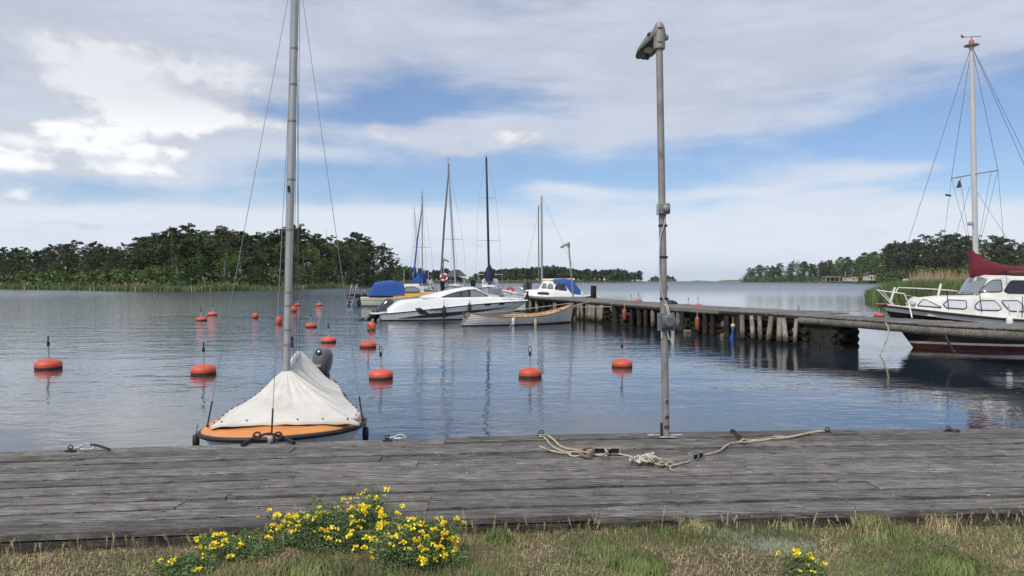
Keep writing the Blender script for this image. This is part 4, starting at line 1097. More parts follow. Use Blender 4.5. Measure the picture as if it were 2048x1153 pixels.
buoy(736, 695, 33, 'orange mooring buoy behind the one nearest the dinghy', (0, R(1)))
buoy(657, 685, 30, 'orange mooring buoy just behind the grey outboard motor')
buoy(622, 655, 23, 'orange mooring buoy with no visible rod right of the mast')
buoy(403, 642, 20, 'left one of the pair of small far orange buoys at the left', (0, R(-2)))
buoy(425, 631, 18, 'right one of the pair of small far orange buoys at the left', (0, R(-3)))
buoy(638, 612, 13, 'tiny far orange buoy left of the blue canopy boat')
buoy(595, 612, 13, 'tiny far orange buoy close behind the dinghy mast', (0, R(4)))
buoy(1758, 634, 20, 'orange buoy at the bow of the motor sailer beyond the jetty')
buoy(1597, 642, 22, 'orange buoy whose rod rises behind the jetty deck at the right')
for px, py in ((1262, 604), (1277, 602), (1377, 611), (1396, 611)):
    q = {1262: 'leftmost', 1277: 'second', 1377: 'third', 1396: 'rightmost'}[px]
    buoy(px, py + 2, 14, q + ' of the four buoys showing only rods behind the middle of the jetty')
def float_ball(px, py, w_, h, ang, label):
    p = onz(px, py, 0); s_ = p.y / F; t = thing('fender_buoy', label, 'buoy', p, 0, 'round orange pick up buoys'); rot = Matrix.Rotation(R(ang), 3, 'Y')
    MB().ball((0, 0, h * s_ * .38), (w_ * s_ / 2, w_ * s_ / 2, h * s_ / 2), 20, 12, rot).build('float', m_oran, t, smooth=True)
    e = rot @ Vector((0, 0, h * s_ / 2)) + Vector((0, 0, h * s_ * .38)); MB().ball(e, w_ * s_ * .12, 8, 6).build('rope_eye', m_weed, t); return t
float_ball(744, 660, 14, 20, -25, 'pear shaped orange buoy floating under the stern of the sports boat')
float_ball(558, 648, 14, 18, 8, 'round orange buoy just left of the dinghy mast')
float_ball(511, 637, 12, 13, 0, 'small round orange buoy halfway between the far buoys and the mast')
float_ball(588, 624, 15, 13, 35, 'tilted orange buoy seen just right of the mast')
float_ball(581, 618, 11, 14, -20, 'small orange buoy touching the tilted one right of the mast')

# ------------------------------------------------------------------ covered sailing dinghy at the quay
DB = Vector((sx(541, 7.62) + .10, 7.54, 0)); DS = Vector((-3.36, 12.0, 0)); dv = DB - DS; DL = dv.length; dang = math.atan2(dv.y, dv.x)
dg = thing('sailing_dinghy', 'white and orange sailing dinghy under a white canvas cover moored at the quay', 'sailing dinghy', DS, dang)
dg.rotation_euler = (R(1.2), R(.2), dang); DINV = (Matrix.Translation(DS) @ dg.rotation_euler.to_matrix().to_4x4()).inverted()
DH = Hull(DL, [(0, .40), (.2, .52), (.33, .60), (.5, .67), (.65, .78), (.80, .88), (.88, .85), (.94, .69), (.975, .47), (.993, .22), (1, 0)],
          [(0, .49), (.5, .49), (.8, .515), (1, .55)], -.2, [(0, .4), (.5, .3), (.85, .35), (1, .55)], .35)
def dpx(x, y, z): return DINV @ onz(x, y, z)
def dpd(x, y, d): return DINV @ at(x, y, d)
DH.shell([(.06, 1, 3), (lambda t: DH.S(t), 0, 8)], 60).build('hull', [m_gel, m_blk], dg, smooth=50)
DH.rail(.026, 80, -.03, .012).build('rubbing_strake', m_black, dg, smooth=60)
m_od = mat('orange_gelcoat', (.60, .235, .065), .42, var=.05, scale=3, dirt=(.42, .17, .06), dirt_amt=.35)
tl = [math.sin(math.pi / 2 * i / 90) for i in range(91)]
out = [DH.pt(t, DH.S(t), 1) for t in tl] + [DH.pt(t, DH.S(t), -1) for t in tl[-2::-1]]
cen = Vector((DL * .55, 0, 0)); rows = []
for k_, z in ((1.0, -.045), (.997, -.01), (.985, .012), (.955, .028), (.935, .040), (.925, .040), (.90, .034), (.86, .040), (.85, .055), (.838, .062), (.80, .066), (.70, .075), (.45, .10), (.2, .11)):
    rows.append([Vector((cen.x + (p.x - cen.x) * k_, p.y * k_, p.z + z)) for p in out])
MB().grid(rows).build('deck', m_od, dg, smooth=True)
# cover: a canvas tent from mast and boom to hooks round the coaming
MASTL = dpx(573, 740, .98); MASTL = dpd(573, 740, 9.25); PK = dpd(598, 701, 10.8)
base = []
fl_, fr_ = dpx(424, 852, .595), dpx(722, 846, .595)
fl2, fr2 = dpx(412, 850, .57), dpx(728, 826, .57)
front_mid = dpx(560, 851, .615)
bl = [(fl_.x - 2.9, -.62), (fl_.x - 2.0, -.72), (fl_.x - 1.0, -.80), (fl_.x - .3, -.80)]
cpts = []
def cz(x): return DH.S(x / DL) + .075
yl, yr = (fl_.y, fr_.y)   # local y: +y is port
sgn = 1 if fr_.y > 0 else -1
def side_pts(f, s_): return [Vector((x, s_ * min(abs(f.y) + .04, sm(DH.beam, x / DL) * .97), cz(x) - .01)) for x in [lerp(.95, f.x - .12, i / 14) for i in range(15)]]
R_side = side_pts(fr_, 1 if fr_.y > 0 else -1); L_side = side_pts(fl_, 1 if fl_.y > 0 else -1)
frontp = [fr_.lerp(fl_, i / 22) + Vector((.03 * math.sin(math.pi * i / 22), 0, (.030 * math.sin(math.pi * i / 22) ** .5))) for i in range(23)]
basep = R_side + frontp + L_side[::-1]
def resample(P, n):
    ds = [0]
    for a, b in zip(P, P[1:]): ds.append(ds[-1] + (b - a).length)
    o = []
    for i in range(n + 1):
        s_ = ds[-1] * i / n; j = max(0, min(len(ds) - 2, next((k_ for k_ in range(len(ds) - 1) if ds[k_ + 1] >= s_), len(ds) - 2))); o.append(P[j].lerp(P[j + 1], (s_ - ds[j]) / max(1e-6, ds[j + 1] - ds[j])))
    return o
NB_ = 180; basep = resample(basep, NB_); rows = []
xm, xp = MASTL.x, PK.x
for r in range(25):
    t = r / 24; row = []
    for i, b in enumerate(basep):
        f = max(0, min(1, (xm - b.x) / (xm - xp)))      # 0 at the mast, 1 at the peak and aft
        f = f * f * (3 - 2 * f)
        tgt = MASTL.lerp(PK, f) if b.x > xp - 1 else PK
        if f > 0 and f < 1: tgt = tgt + Vector((0, 0, -.10 * math.sin(math.pi * f)))
        rr_ = .032 * max(0, 1 - abs(b.x - xm) / 2)
        dirv = Vector((b.x - tgt.x, b.y - tgt.y, 0)).normalized()
        tgt = tgt + dirv * rr_
        q = b.lerp(tgt, t)
        sag = math.sin(math.pi * t) * (.062 + .012 * math.sin(i * .11)); fold = (.016 * math.sin(i * .62 + 3 * N3(i * .05, 1)) + .055 * N3(i * .22, 0) + .012 * N3(i * .5, t * 2)) * math.sin(math.pi * min(1, t * 1.02)) ** .6 * (.12 + 1.5 * t)
        drape = .003 * math.sin(i * 1.3) * (1 - t) ** 8
        q = q + Vector((0, 0, -sag * (1 - t) ** .5)) - dirv * (sag * .55) + dirv * fold * 1.3 + Vector((0, 0, drape))
        row.append(q)
    rows.append(row)
rows.insert(0, [q + Vector((0, 0, -.03 + .003 * math.sin(i * .9))) for i, q in enumerate(rows[0])])
m_canvas = mat('white_canvas', (.58, .56, .52), .9, var=.06, scale=3, bump=.5, bscale=22, dirt=(.40, .35, .28), dirt_amt=.6)
cv = MB().grid(rows).build('cover', m_canvas, dg, smooth=True)
sl_ = MB(); 
mb_h = []
for i in range(0, NB_, 6):
    q = rows[2][i]; h_ = MB().ball((0, 0, 0), .0095, 8, 6).mesh('hook', m_iron, True) if not mb_h else mb_h[0]
    if not mb_h: mb_h.append(h_)
    inst('hook', h_, dg, q + Vector((0, 0, .012)) + Vector((q.x - cen.x, q.y * 2, 0)).normalized() * .015)
# mast, leaning a touch to the right as in the photograph
MT = dpd(590.5, 0, 9.25); up_ = (MT - MASTL); MTOP = MASTL + up_ * 1.10
MBASE = MASTL - up_ * (.45 / up_.length)
mb = MB(); mb.tube([MBASE.lerp(MTOP, i / 10) for i in range(11)], .046, 18, sq=1.15); mst = mb.build('mast', m_alu, dg, smooth=60)
for y_ in (98, 170, 243, 360, 460, 585, 612, 660, 690):
    c = dpd(573 + (740 - y_) / 740 * 17.5, y_, 9.25); a = up_.normalized(); MB().tube([c - a * .012, c + a * .012], .050, 16, sq=1.15).build('mast_band', mat('band_grey', (.20, .19, .18), .6), mst)
MB().tube([dpd(577, 372, 9.19), dpd(577.5, 384, 9.19)], .016, 8).build('mast_fitting', m_iron, mst)
boom = MB().tube([MASTL + Vector((-.06, 0, -.03)), PK + Vector((0.02, 0, -.05))], .035, 10).build('boom', m_alu, dg)
HD = MASTL.lerp(MTOP, 1.02)
SHL = dpx(415, 852, .56); SHR = dpx(725, 840, .56); FS = dpx(543, 872, .60)
for n_, a in (('shroud', SHL), ('shroud', SHR), ('forestay', FS)):
    w_ = MB().tube([a, HD], .0038, 6).build(n_, m_wire, dg)
    MB().tube([a, a.lerp(HD, .045)], .009, 8).ball(a, .018, 8, 6).build('turnbuckle', m_iron, w_)
MB().tube([PK + Vector((0, .01, .02)), MTOP], .0035, 6).build('topping_lift', m_wire, dg)
for dx_, dy_ in ((595, 9.28), (583, 9.3), (600, 9.35)):
    MB().tube([dpd(dx_ - 14 + (6 if dx_ > 590 else -4), 722, 9.32), dpd(dx_, -40, dy_)], .0035, 6).build('halyard', m_ropeb if dx_ == 595 else m_wire, dg)
mb = MB(); rr = random.Random(3)
for i in range(5): mb.tube(spline([dpd(583 + rr.uniform(-2, 4), 672 + rr.uniform(0, 6), 9.3), dpd(580 + rr.uniform(0, 6), 684 + rr.uniform(-4, 4), 9.3), dpd(583 + rr.uniform(-2, 4), 696, 9.3)], 4), .006, 5)
mb.build('blue_lashing', mat('blue_rope', (.03, .08, .2), .8), dg)
# stem fitting and fairleads
MB().bbox(dpx(541, 877, .60), (.10, .05, .05), .01).bbox(dpx(541, 885, .55), (.05, .05, .14), .008).build('stem_fitting', m_galv, dg)
for xx in (514, 556):
    MB().torus(dpx(xx, 872, .62), .035, .010, 16, 6, Matrix.Rotation(R(60), 3, 'Y')).build('fairlead', m_iron, dg)
# outboard motor on the stern (tilted cowling)
om = thing('outboard_motor', 'dark grey outboard motor standing on the stern behind the canvas cover', 'outboard motor', at(643, 742, 11.9), R(-6))
om.rotation_euler = (R(-6), R(2), R(-8))
rows = []
for z, w_, dpt, yo in ((-.02, .085, .10, 0), (0.0, .115, .15, 0), (.06, .135, .185, .0), (.16, .145, .20, .01), (.26, .14, .19, .015), (.33, .125, .165, .02), (.365, .095, .12, .025), (.38, .04, .05, .03)):
    rows.append([Vector((w_ * abs(math.cos(a)) ** .7 * (1 if math.cos(a) > 0 else -1), yo + dpt * abs(math.sin(a)) ** .75 * (1 if math.sin(a) > 0 else -1), z)) for a in [6.2832 * j / 28 for j in range(28)]])
mb = MB(); mb.grid(rows, close=True); mb.add(rows[-1], [tuple(range(28))]); mb.add(rows[0], [tuple(range(28))]); mb.build('cowling', m_greyp, om, smooth=50)
MB().bbox((0, 0, -.03), (.21, .24, .05), .02).build('cowling_seam', m_blk, om)
MB().lathe([(.05, 0), (.052, .012), (.03, .022), (.001, .024)], 20, (0, -.165, .30), Matrix.Rotation(R(68), 3, 'X')).build('starter_cap', m_blk, om, smooth=50)
MB().lathe([(.016, .0), (.016, .012), (.001, .014)], 12, (0.005, -.183, .31), Matrix.Rotation(R(68), 3, 'X')).build('starter_badge', m_gel, om)
MB().bbox((0, -.198, .085), (.13, .006, .045), .002).build('name_plate', mat('plate_silver', (.32, .31, .31), .4, metal=.4), om)
MB().bbox((.0, 0, -.12), (.13, .17, .16), .03).build('midsection', mat('brown_black', (.04, .03, .025), .6), om)
MB().tube([(0, 0, -.1), (0, 0, -.7)], .05, 10).build('leg', m_greyp, om)
MB().bbox((.10, .02, -.14), (.05, .12, .20), .012).build('bracket', m_blk, om)
MB().tube(spline([(-.16, -.1, .16), (-.05, -.2, .04), (.08, -.16, -.05), (.15, -.05, -.12)], 5), .006, 6).build('cord', m_rope, om)
def mooring_line(pts, r, m_, label, name='mooring_line', tw=False):
    t = thing(name, label, 'mooring line', pts[0]); P = [Vector(p) - Vector(pts[0]) for p in pts]
    MB().tube(spline(P, 6) if len(P) > 2 else P, r, 7).build('line', m_, t); return t
t = mooring_line([onz(512, 874, .60), onz(500, 881, .58), onz(484, 890, .565)], .019, m_black, 'black rubber mooring spring left of the dinghy stem')
t = mooring_line([onz(558, 872, .60), onz(570, 877, .585), onz(588, 886, .565)], .019, m_black, 'black rubber mooring spring right of the dinghy stem')
t = mooring_line([onz(516, 874, .61), onz(536, 868, .64), onz(556, 872, .61)], .013, m_black, 'short black line looped across the dinghy stem')
for px, py, lab in ((392, 884, 'dark fender hanging at the left bow quarter of the dinghy'), (731, 868, 'dark fender hanging at the right bow quarter of the dinghy')):
    p = onz(px, py, .36 if px < 500 else .34); t = thing('fender', lab, 'fender', p)
    MB().lathe([(.01, -.09), (.034, -.07), (.038, 0), (.034, .07), (.01, .09)], 14).build('body', m_black, t, smooth=50); MB().tube([(0, 0, .08), (.0, .05, .18)], .005, 5).build('lanyard', m_black, t)
# ------------------------------------------------------------------ big jetty at the right
NE = [(-400, 0)]
JN = [(2900, 12.3), (2300, 15.6), (2048, 17.9), (1850, 20.1), (1740, 22.0), (1640, 23.6), (1590, 24.3), (1486, 26.4), (1320, 32.0), (1200, 37.8), (1100, 44.5), (1040, 51), (1000, 57)]
JP = [Vector((sx(x, d), d, 0)) for x, d in JN]
JS = [0]
for a, b in zip(JP, JP[1:]): JS.append(JS[-1] + (b - a).length)
def jpos(s_, off=0, z=0):
    X = sm([(u, p.x) for u, p in zip(JS, JP)], s_); Y = sm([(u, p.y) for u, p in zip(JS, JP)], s_)
    X2 = sm([(u, p.x) for u, p in zip(JS, JP)], s_ + .3); Y2 = sm([(u, p.y) for u, p in zip(JS, JP)], s_ + .3)
    X1 = sm([(u, p.x) for u, p in zip(JS, JP)], s_ - .3); Y1 = sm([(u, p.y) for u, p in zip(JS, JP)], s_ - .3)
    t = Vector((X2 - X1, Y2 - Y1, 0)).normalized(); n = Vector((t.y, -t.x, 0))
    return Vector((X, Y, z)) + n * off, t, n
def s_of(px):
    for _ in range(1):
        best = min(range(0, 4000), key=lambda i: abs(1024 + F * (lambda q: q.x / q.y)(jpos(JS[-1] * i / 4000)[0]) - px))
        return JS[-1] * best / 4000
S_MAP = [(px, s_of(px)) for px in range(1000, 2100, 50)]
def s_at(px): return pl(S_MAP, px)
S0, S1 = 0, JS[-1]; SK = s_at(1595)
def jw(s_): return sm([(0, 3.0), (s_at(2048), 2.6), (s_at(1800), 1.9), (SK - .1, 1.7)], s_) if s_ < SK else 3.0
def jz(s_): return sm([(0, .95), (s_at(1740), .96), (SK, 1.00), (s_at(1486), 1.02), (s_at(1320), 1.0), (s_at(1200), 1.02), (s_at(1100), 1.05), (S1, 1.05)], s_) + .012 * N3(s_ * .3, 5)
jt = thing('jetty', 'long old timber jetty on log piles crossing the water from the right', 'jetty', jpos(SK)[0])
JO = jt.location.copy()
m_jdeck = wood('jetty_planks', [(.07, .066, .06), (.14, .133, .125), (.20, .19, .18), (.30, .29, .275)], (9, 1.2, 9), 2.2, .6, .4, .25)
m_pile = wood('pale_pile_wood', [(.10, .075, .055), (.22, .185, .15), (.36, .33, .29), (.50, .47, .43)], (10, 10, .8), 2.6, .8, .5, .22, waterline=.24)
m_piled = wood('dark_pile_wood', [(.009, .008, .007), (.02, .017, .014), (.04, .035, .03), (.10, .09, .078)], (10, 10, .8), 2.6, .8, .5, .25, waterline=.2)  # on the inner piles this dark colour includes the shade below the deck
m_log = wood('shade_dark_log', [(.008, .007, .006), (.018, .015, .013), (.035, .03, .026), (.09, .08, .07)], (1.2, 10, 10), 2.4, .9, .5, .2, green=.2)  # near-black tone: shade under the jetty is put into the log colour
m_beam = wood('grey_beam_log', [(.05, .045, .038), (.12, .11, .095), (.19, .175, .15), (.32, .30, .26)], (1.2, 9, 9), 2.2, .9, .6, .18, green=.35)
rj = random.Random(9)
# deck planks: the nearest 300 as parts, the rest joined
s_ = s_at(2048) - 4.5; n_pl = 0; far_mb = MB()
while s_ < S1:
    w_ = .145 + .02 * rj.random(); c, t, n = jpos(s_ + w_ / 2); W = jw(s_ + w_ / 2); e0 = rj.uniform(-.05, .04); e1 = rj.uniform(-.03, .05); z = jz(s_) + rj.uniform(-.006, .006)
    a = c + n * e0; b = c + n * (W + e1); m_ = (a + b) / 2; m_.z = z - .02; L_ = (b - a).length
    rot = Matrix(((n.x, t.x, 0), (n.y, t.y, 0), (0, 0, 1))) @ Matrix.Rotation(rj.uniform(-.006, .006), 3, 'X')
    if n_pl < 299:
        mb = MB(); mb.bbox((0, 0, 0), (w_ - .012, L_, .04), .006)
        o = mb.build('plank', m_jdeck, jt, smooth=False); o.location = m_ - JO; o.rotation_euler = (0, rj.uniform(-.006, .006), math.atan2(t.y, t.x)); n_pl += 1
    else: far_mb.box(m_ - JO, (L_, w_ - .01, .04), rot)
    s_ += w_
if far_mb.v:
    far_mb.build('plank', m_jdeck, jt, smooth=False, kind='stuff')
# stringer logs
def log(s0, s1, off, z0, r, name, m_, nseg=10, dz=0, taper=1.0, thing_=None):
    pts = []; 
    for i in range(nseg + 1):
        f = i / nseg; ss = lerp(s0, s1, f); p = jpos(ss, off)[0]; p.z = jz(ss) + z0 + dz * f + .015 * N3(ss, off * 7); pts.append(p - JO)
    return MB().tube(pts, [r * lerp(1, taper, i / nseg) * (1 + .06 * N3(i * 1.3, off * 5, r * 30)) for i in range(nseg + 1)], 12).build(name, m_, jt, smooth=60)
sA = s_at(2048) - 4.5
log(sA, s_at(1830), .02, -.175, .115, 'beam_log', m_beam, 20); log(s_at(1832), SK - .05, .02, -.17, .115, 'beam_log', m_beam, 14)
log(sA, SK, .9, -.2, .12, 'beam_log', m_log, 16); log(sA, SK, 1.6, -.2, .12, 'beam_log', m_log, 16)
MB().grid([[jpos(lerp(sA, SK, i / 40), .06 if k_ in (0, 3) else -.03)[0] - JO + Vector((0, 0, jz(lerp(sA, SK, i / 40)) + (-.045 if k_ < 2 else -.075))) for i in range(41)] for k_ in (0, 1, 2, 3, 0)]).build('edge_board', m_log, jt, smooth=False)
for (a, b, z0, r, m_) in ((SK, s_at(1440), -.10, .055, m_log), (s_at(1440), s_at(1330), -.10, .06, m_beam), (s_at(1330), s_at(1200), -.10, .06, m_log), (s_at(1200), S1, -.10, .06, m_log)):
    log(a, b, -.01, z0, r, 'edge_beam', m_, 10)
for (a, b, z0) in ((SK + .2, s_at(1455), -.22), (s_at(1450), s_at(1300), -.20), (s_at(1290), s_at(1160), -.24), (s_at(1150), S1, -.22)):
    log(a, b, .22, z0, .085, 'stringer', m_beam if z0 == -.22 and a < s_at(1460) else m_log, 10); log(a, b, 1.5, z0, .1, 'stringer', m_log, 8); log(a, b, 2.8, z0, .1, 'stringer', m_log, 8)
# piles
def pile(px, off, r, m_=None, top=-.13, lean=0, knot=0):
    ss = s_at(px); p, t, n = jpos(ss, off); zt = jz(ss) + top
    mb = MB(); pts = []; rs = []
    for i in range(9):
        f = i / 8; z = lerp(-.8, zt, f); bend = knot * math.sin(math.pi * f) * .05 + lean * f
        pts.append(p - JO + t * bend + Vector((0, 0, z))); rs.append(r * (1.08 - .12 * f) * (1 + .05 * N3(px, i * 1.1)))
    mb.tube(pts, rs, 12); return mb.build('pile', m_ or m_pile, jt, smooth=60)
for px, r, ln in ((1490, .085, 0), (1508, .09, .02), (1523, .085, .0), (1541, .09, -.10), (1560, .095, -.06), (1575, .09, .03), (1596, .065, 0)): pile(px, -.10, r * rj.uniform(.8, 1.1), None, -.12, ln + rj.uniform(-.05, .05), rj.uniform(-1.8, 1.8))
for px, r, ln in ((1160, .10, .0), (1168, .10, .08), (1175, .11, 0), (1184, .19, 0), (1192, .11, 0), (1200, .12, 0), (1207, .11, -.12)): pile(px + rj.uniform(-1, 1), rj.uniform(-.14, .0), r * rj.uniform(.8, 1.1), None, -.16, ln + rj.uniform(-.06, .06), rj.uniform(-1.5, 1.5))
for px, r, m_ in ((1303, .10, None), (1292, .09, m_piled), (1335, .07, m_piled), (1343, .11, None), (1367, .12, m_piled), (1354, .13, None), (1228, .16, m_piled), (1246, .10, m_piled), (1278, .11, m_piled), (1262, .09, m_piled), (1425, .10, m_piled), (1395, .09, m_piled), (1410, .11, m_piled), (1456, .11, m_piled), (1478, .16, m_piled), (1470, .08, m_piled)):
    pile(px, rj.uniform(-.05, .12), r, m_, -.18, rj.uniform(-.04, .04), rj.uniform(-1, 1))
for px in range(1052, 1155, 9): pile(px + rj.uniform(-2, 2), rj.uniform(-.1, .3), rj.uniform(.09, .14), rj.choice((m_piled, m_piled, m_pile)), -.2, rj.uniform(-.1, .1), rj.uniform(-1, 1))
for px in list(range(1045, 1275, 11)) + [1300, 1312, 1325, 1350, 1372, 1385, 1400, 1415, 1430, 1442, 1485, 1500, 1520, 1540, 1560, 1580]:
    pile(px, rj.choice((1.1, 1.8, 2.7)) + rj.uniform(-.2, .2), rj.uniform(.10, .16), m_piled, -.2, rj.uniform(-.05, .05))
# log cribs (stacked logs under the deck)
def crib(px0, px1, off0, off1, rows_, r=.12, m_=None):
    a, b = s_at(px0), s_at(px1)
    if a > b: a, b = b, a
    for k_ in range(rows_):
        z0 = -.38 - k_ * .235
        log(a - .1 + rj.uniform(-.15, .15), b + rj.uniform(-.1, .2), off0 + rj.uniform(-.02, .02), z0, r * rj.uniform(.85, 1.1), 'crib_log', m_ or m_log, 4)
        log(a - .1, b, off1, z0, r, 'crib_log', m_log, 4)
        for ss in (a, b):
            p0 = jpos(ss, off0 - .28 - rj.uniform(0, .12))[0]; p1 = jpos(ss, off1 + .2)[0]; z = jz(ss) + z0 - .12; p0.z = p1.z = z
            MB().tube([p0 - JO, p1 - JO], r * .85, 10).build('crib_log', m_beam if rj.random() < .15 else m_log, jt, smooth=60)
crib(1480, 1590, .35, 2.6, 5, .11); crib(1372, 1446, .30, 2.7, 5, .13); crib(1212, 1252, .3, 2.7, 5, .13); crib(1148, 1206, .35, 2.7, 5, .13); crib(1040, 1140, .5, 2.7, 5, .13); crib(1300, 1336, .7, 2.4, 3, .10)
crib(1668, 1612, .22, .95, 5, .125)
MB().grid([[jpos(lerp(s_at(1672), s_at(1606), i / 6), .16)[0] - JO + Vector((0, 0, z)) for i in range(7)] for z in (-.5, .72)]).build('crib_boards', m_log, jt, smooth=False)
for f in range(11):
    ss = lerp(s_at(1672), s_at(1606), (f + .5) / 11); p, t, n = jpos(ss, .10)
    if f == 1: continue
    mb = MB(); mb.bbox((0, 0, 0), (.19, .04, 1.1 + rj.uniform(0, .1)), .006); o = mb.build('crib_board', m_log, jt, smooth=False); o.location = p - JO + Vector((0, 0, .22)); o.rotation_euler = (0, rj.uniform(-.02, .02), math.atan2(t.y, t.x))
# things hanging on the jetty
def hanging(px, y0, y1, r, m_, label, off=-.25, name='fender', bend=0, top=None):
    ss = s_at(px); p = jpos(ss, off)[0]; d = p.y; t = thing(name, label, 'fender', Vector((p.x, p.y, zz(y1, d)))); Lh = zz(y0, d) - zz(y1, d)
    pts = [Vector((bend * math.sin(f * 2.2), 0, Lh * f)) for f in (0, .1, .3, .5, .7, .9, 1)]
    MB().tube(pts, [r * k_ for k_ in (.45, .9, 1, 1, 1, .85, .35)], 12).build('body', m_, t, smooth=50)
    MB().tube([pts[-1], pts[-1] + Vector((.02, .1, .25))], .01, 6).build('lanyard', m_rope, t); return t
hanging(1466, 653, 686, .085, mat('blue_vinyl', (.01, .07, .32), .5), 'long blue fender hanging in the gap between the jetty piles', -.1, bend=.12)
hanging(1358, 640, 668, .09, mat('white_vinyl', (.60, .60, .57), .5, var=.1), 'dirty white fender hanging against a pile right of the lamp post', -.28)
m_or2 = mat('faded_orange', (.30, .065, .025), .7, var=.3, scale=8, dirt=(.30, .25, .2), dirt_amt=.7)
hanging(1255, 617, 640, .10, m_or2, 'faded orange float hanging under the jetty near the row boat', -.15)
hanging(1401, 633, 660, .085, m_or2, 'faded orange float hanging under the middle of the jetty', -.15)
p = jpos(s_at(1476), -.2)[0]; p.z = zz(652, p.y); t = thing('float_ball', 'small pale round float hanging beside the blue fender', 'float', p); MB().ball((0, 0, 0), .085, 14, 10).build('ball', mat('pale_yellow', (.42, .42, .28), .6), t, smooth=True); MB().tube([(0, 0, .08), (0, .05, .3)], .01, 6).build('lanyard', m_rope, t)
def jline(pts, r, m_, label): return mooring_line(pts, r, m_, label)
q = jpos(s_at(1778), -.12)[0]
jline([Vector((q.x, q.y, zz(645, q.y))), at(1777, 660, q.y - .1), at(1773, 680, q.y - .2), at(1764, 700, q.y - .2), at(1752, 722, q.y - .3)], .022, m_rope, 'pale rope hanging from the jetty into the water left of the motor sailer hull')
q = jpos(s_at(1895), -.1)[0]
jline([at(1890, 668, q.y), at(1896, 684, q.y - .1), at(1905, 700, q.y - .15), at(1910, 706, q.y - .2)], .03, m_black, 'dark rope hanging from the jetty in front of the motor sailer hull')
q = jpos(s_at(1224), -.1)[0]
jline([at(1146, 612, 36.0), at(1180, 604, 37), at(1205, 600, 38.4)], .018, m_rope, 'bow line running from the row boat up to the jetty deck')
jline([at(1147, 614, 36.0), at(1180, 615, 36.6), at(1222, 614, q.y)], .018, m_rope, 'second bow line running level from the row boat to a hanging loop')
jline([at(1223, 606, q.y), at(1222, 620, q.y - .1), at(1226, 623, q.y - .1), at(1226, 614, q.y - .1)], .018, m_rope, 'loop of pale rope hanging from the jetty edge right of the row boat')
for px in (1243, 1251):
    q = jpos(s_at(px), 2.2)[0]; t = thing('iron_rod', 'left one of two thin leaning rods on the jetty' if px == 1243 else 'right one of two thin leaning rods on the jetty', 'rod', Vector((q.x, q.y, jz(s_at(px)))))
    MB().tube([(0, 0, 0), (.10, 0, .9)], .022, 6).build('rod', m_iron, t)
q = jpos(s_at(1252), 2.3)[0]; t = thing('tarpaulin', 'small dark heap on the jetty deck beside the two rods', 'tarpaulin', Vector((q.x + .1, q.y, jz(s_at(1252))))); MB().ball((0, 0, 0), (.4, .3, .2), 14, 8).build('sheet', m_black, t, smooth=True)
for px, h_, lab in ((1187, .75, 'short mooring post with iron cap at the stern of the blue canopy cabin boat'), (1054, .75, 'short dark mooring post on the jetty behind the bow of the sports boat')):
    q = at(px, 600, 50 if px == 1187 else 45); t = thing('mooring_post', lab, 'post', (q.x, q.y, -.3))
    MB().tube([(0, 0, 0), (0, 0, zz(572 if px == 1187 else 583, q.y) + .3)], .20 if px == 1187 else .1, 12).build('post', m_piled, t, smooth=60)

# ------------------------------------------------------------------ far cross pier with ladder and posts
fp = thing('far_pier', 'low grey cross pier beyond the sports boat where the sailing boats moor', 'pier', (sx(705, 60), 64, 0)); FO = fp.location.copy()
fa = Vector((sx(706, 66), 66, .98)); fb_ = Vector((sx(1062, 62), 62, .98)); dfp = (fb_ - fa); nfp = 150
rot = Matrix.Rotation(math.atan2(dfp.y, dfp.x), 3, 'Z'); mb = MB()
for i in range(nfp):
    c = fa.lerp(fb_, (i + .5) / nfp); mb = MB(); mb.box((0, 0, 0), (dfp.length / nfp - .01, 2.2, .05)); o = mb.build('plank', m_jdeck, fp, smooth=False) if i == 0 else inst('plank', o.data, fp)
    o.location = c - FO + Vector((0, 0, rj.uniform(-.01, .01))); o.rotation_euler = (0, 0, math.atan2(dfp.y, dfp.x))
for off in (-1.0, 1.0): MB().box((fa + fb_) / 2 - FO + rot @ Vector((0, off, -.2)), (dfp.length, .18, .32), rot).build('beam', m_log, fp)
for i in range(13):
    c = fa.lerp(fb_, i / 12) + rot @ Vector((0, -.85, 0)); MB().tube([(c.x - FO.x, c.y - FO.y, -.8), (c.x - FO.x, c.y - FO.y, .9)], .13, 8).build('pile', m_piled, fp)
ft = thing('bathing_ladder', 'steel ladder with two hooped handrails at the left end of the far pier', 'ladder', fa - Vector((0, 1.2, .98)))
for k_, xx in enumerate((0.2, .65)):
    MB().tube(spline([(xx, .3, .98), (xx, .3, 1.6), (xx, .0, 1.85), (xx - .05, -.3, 1.55), (xx - .2, -.4, .6), (xx - .5, -.5, -.2)], 6), .03, 6).build('rail', m_galv, ft)
for z in (.1, .4, .7): MB().tube([(-.3 + z * .3, -.45, z), (.3 + z * .3, -.45, z)], .025, 6).build('rung', m_galv, ft)
for px, y0, d, r, lab in ((885, 562, 62, .17, 'dark mooring post carrying the lifebuoy pole'), (946, 561, 62, .20, 'dark mooring post left of the boat with navy mast cover'), (1051, 558, 62, .20, 'left one of the pair of thick grey posts by the cabin boat bow'), (1059, 559, 62.5, .2, 'right one of the pair of thick grey posts by the cabin boat bow')):
    t = thing('mooring_post', lab, 'post', (sx(px, d), d, -.3)); MB().tube([(0, 0, 0), (0, 0, zz(y0, d) + .3)], r, 12).build('post', m_piled if px < 1000 else m_beam, t, smooth=60)
t, tp = lamp_post(Vector((sx(1147, 44), 44, 1.0)), zz(494, 44) - 1.0, .048, 'leaning grey lamp post on the jetty beside the row boat bow', (sx(1137.5, 44) - sx(1147, 44), 0), False, (-1, .1))
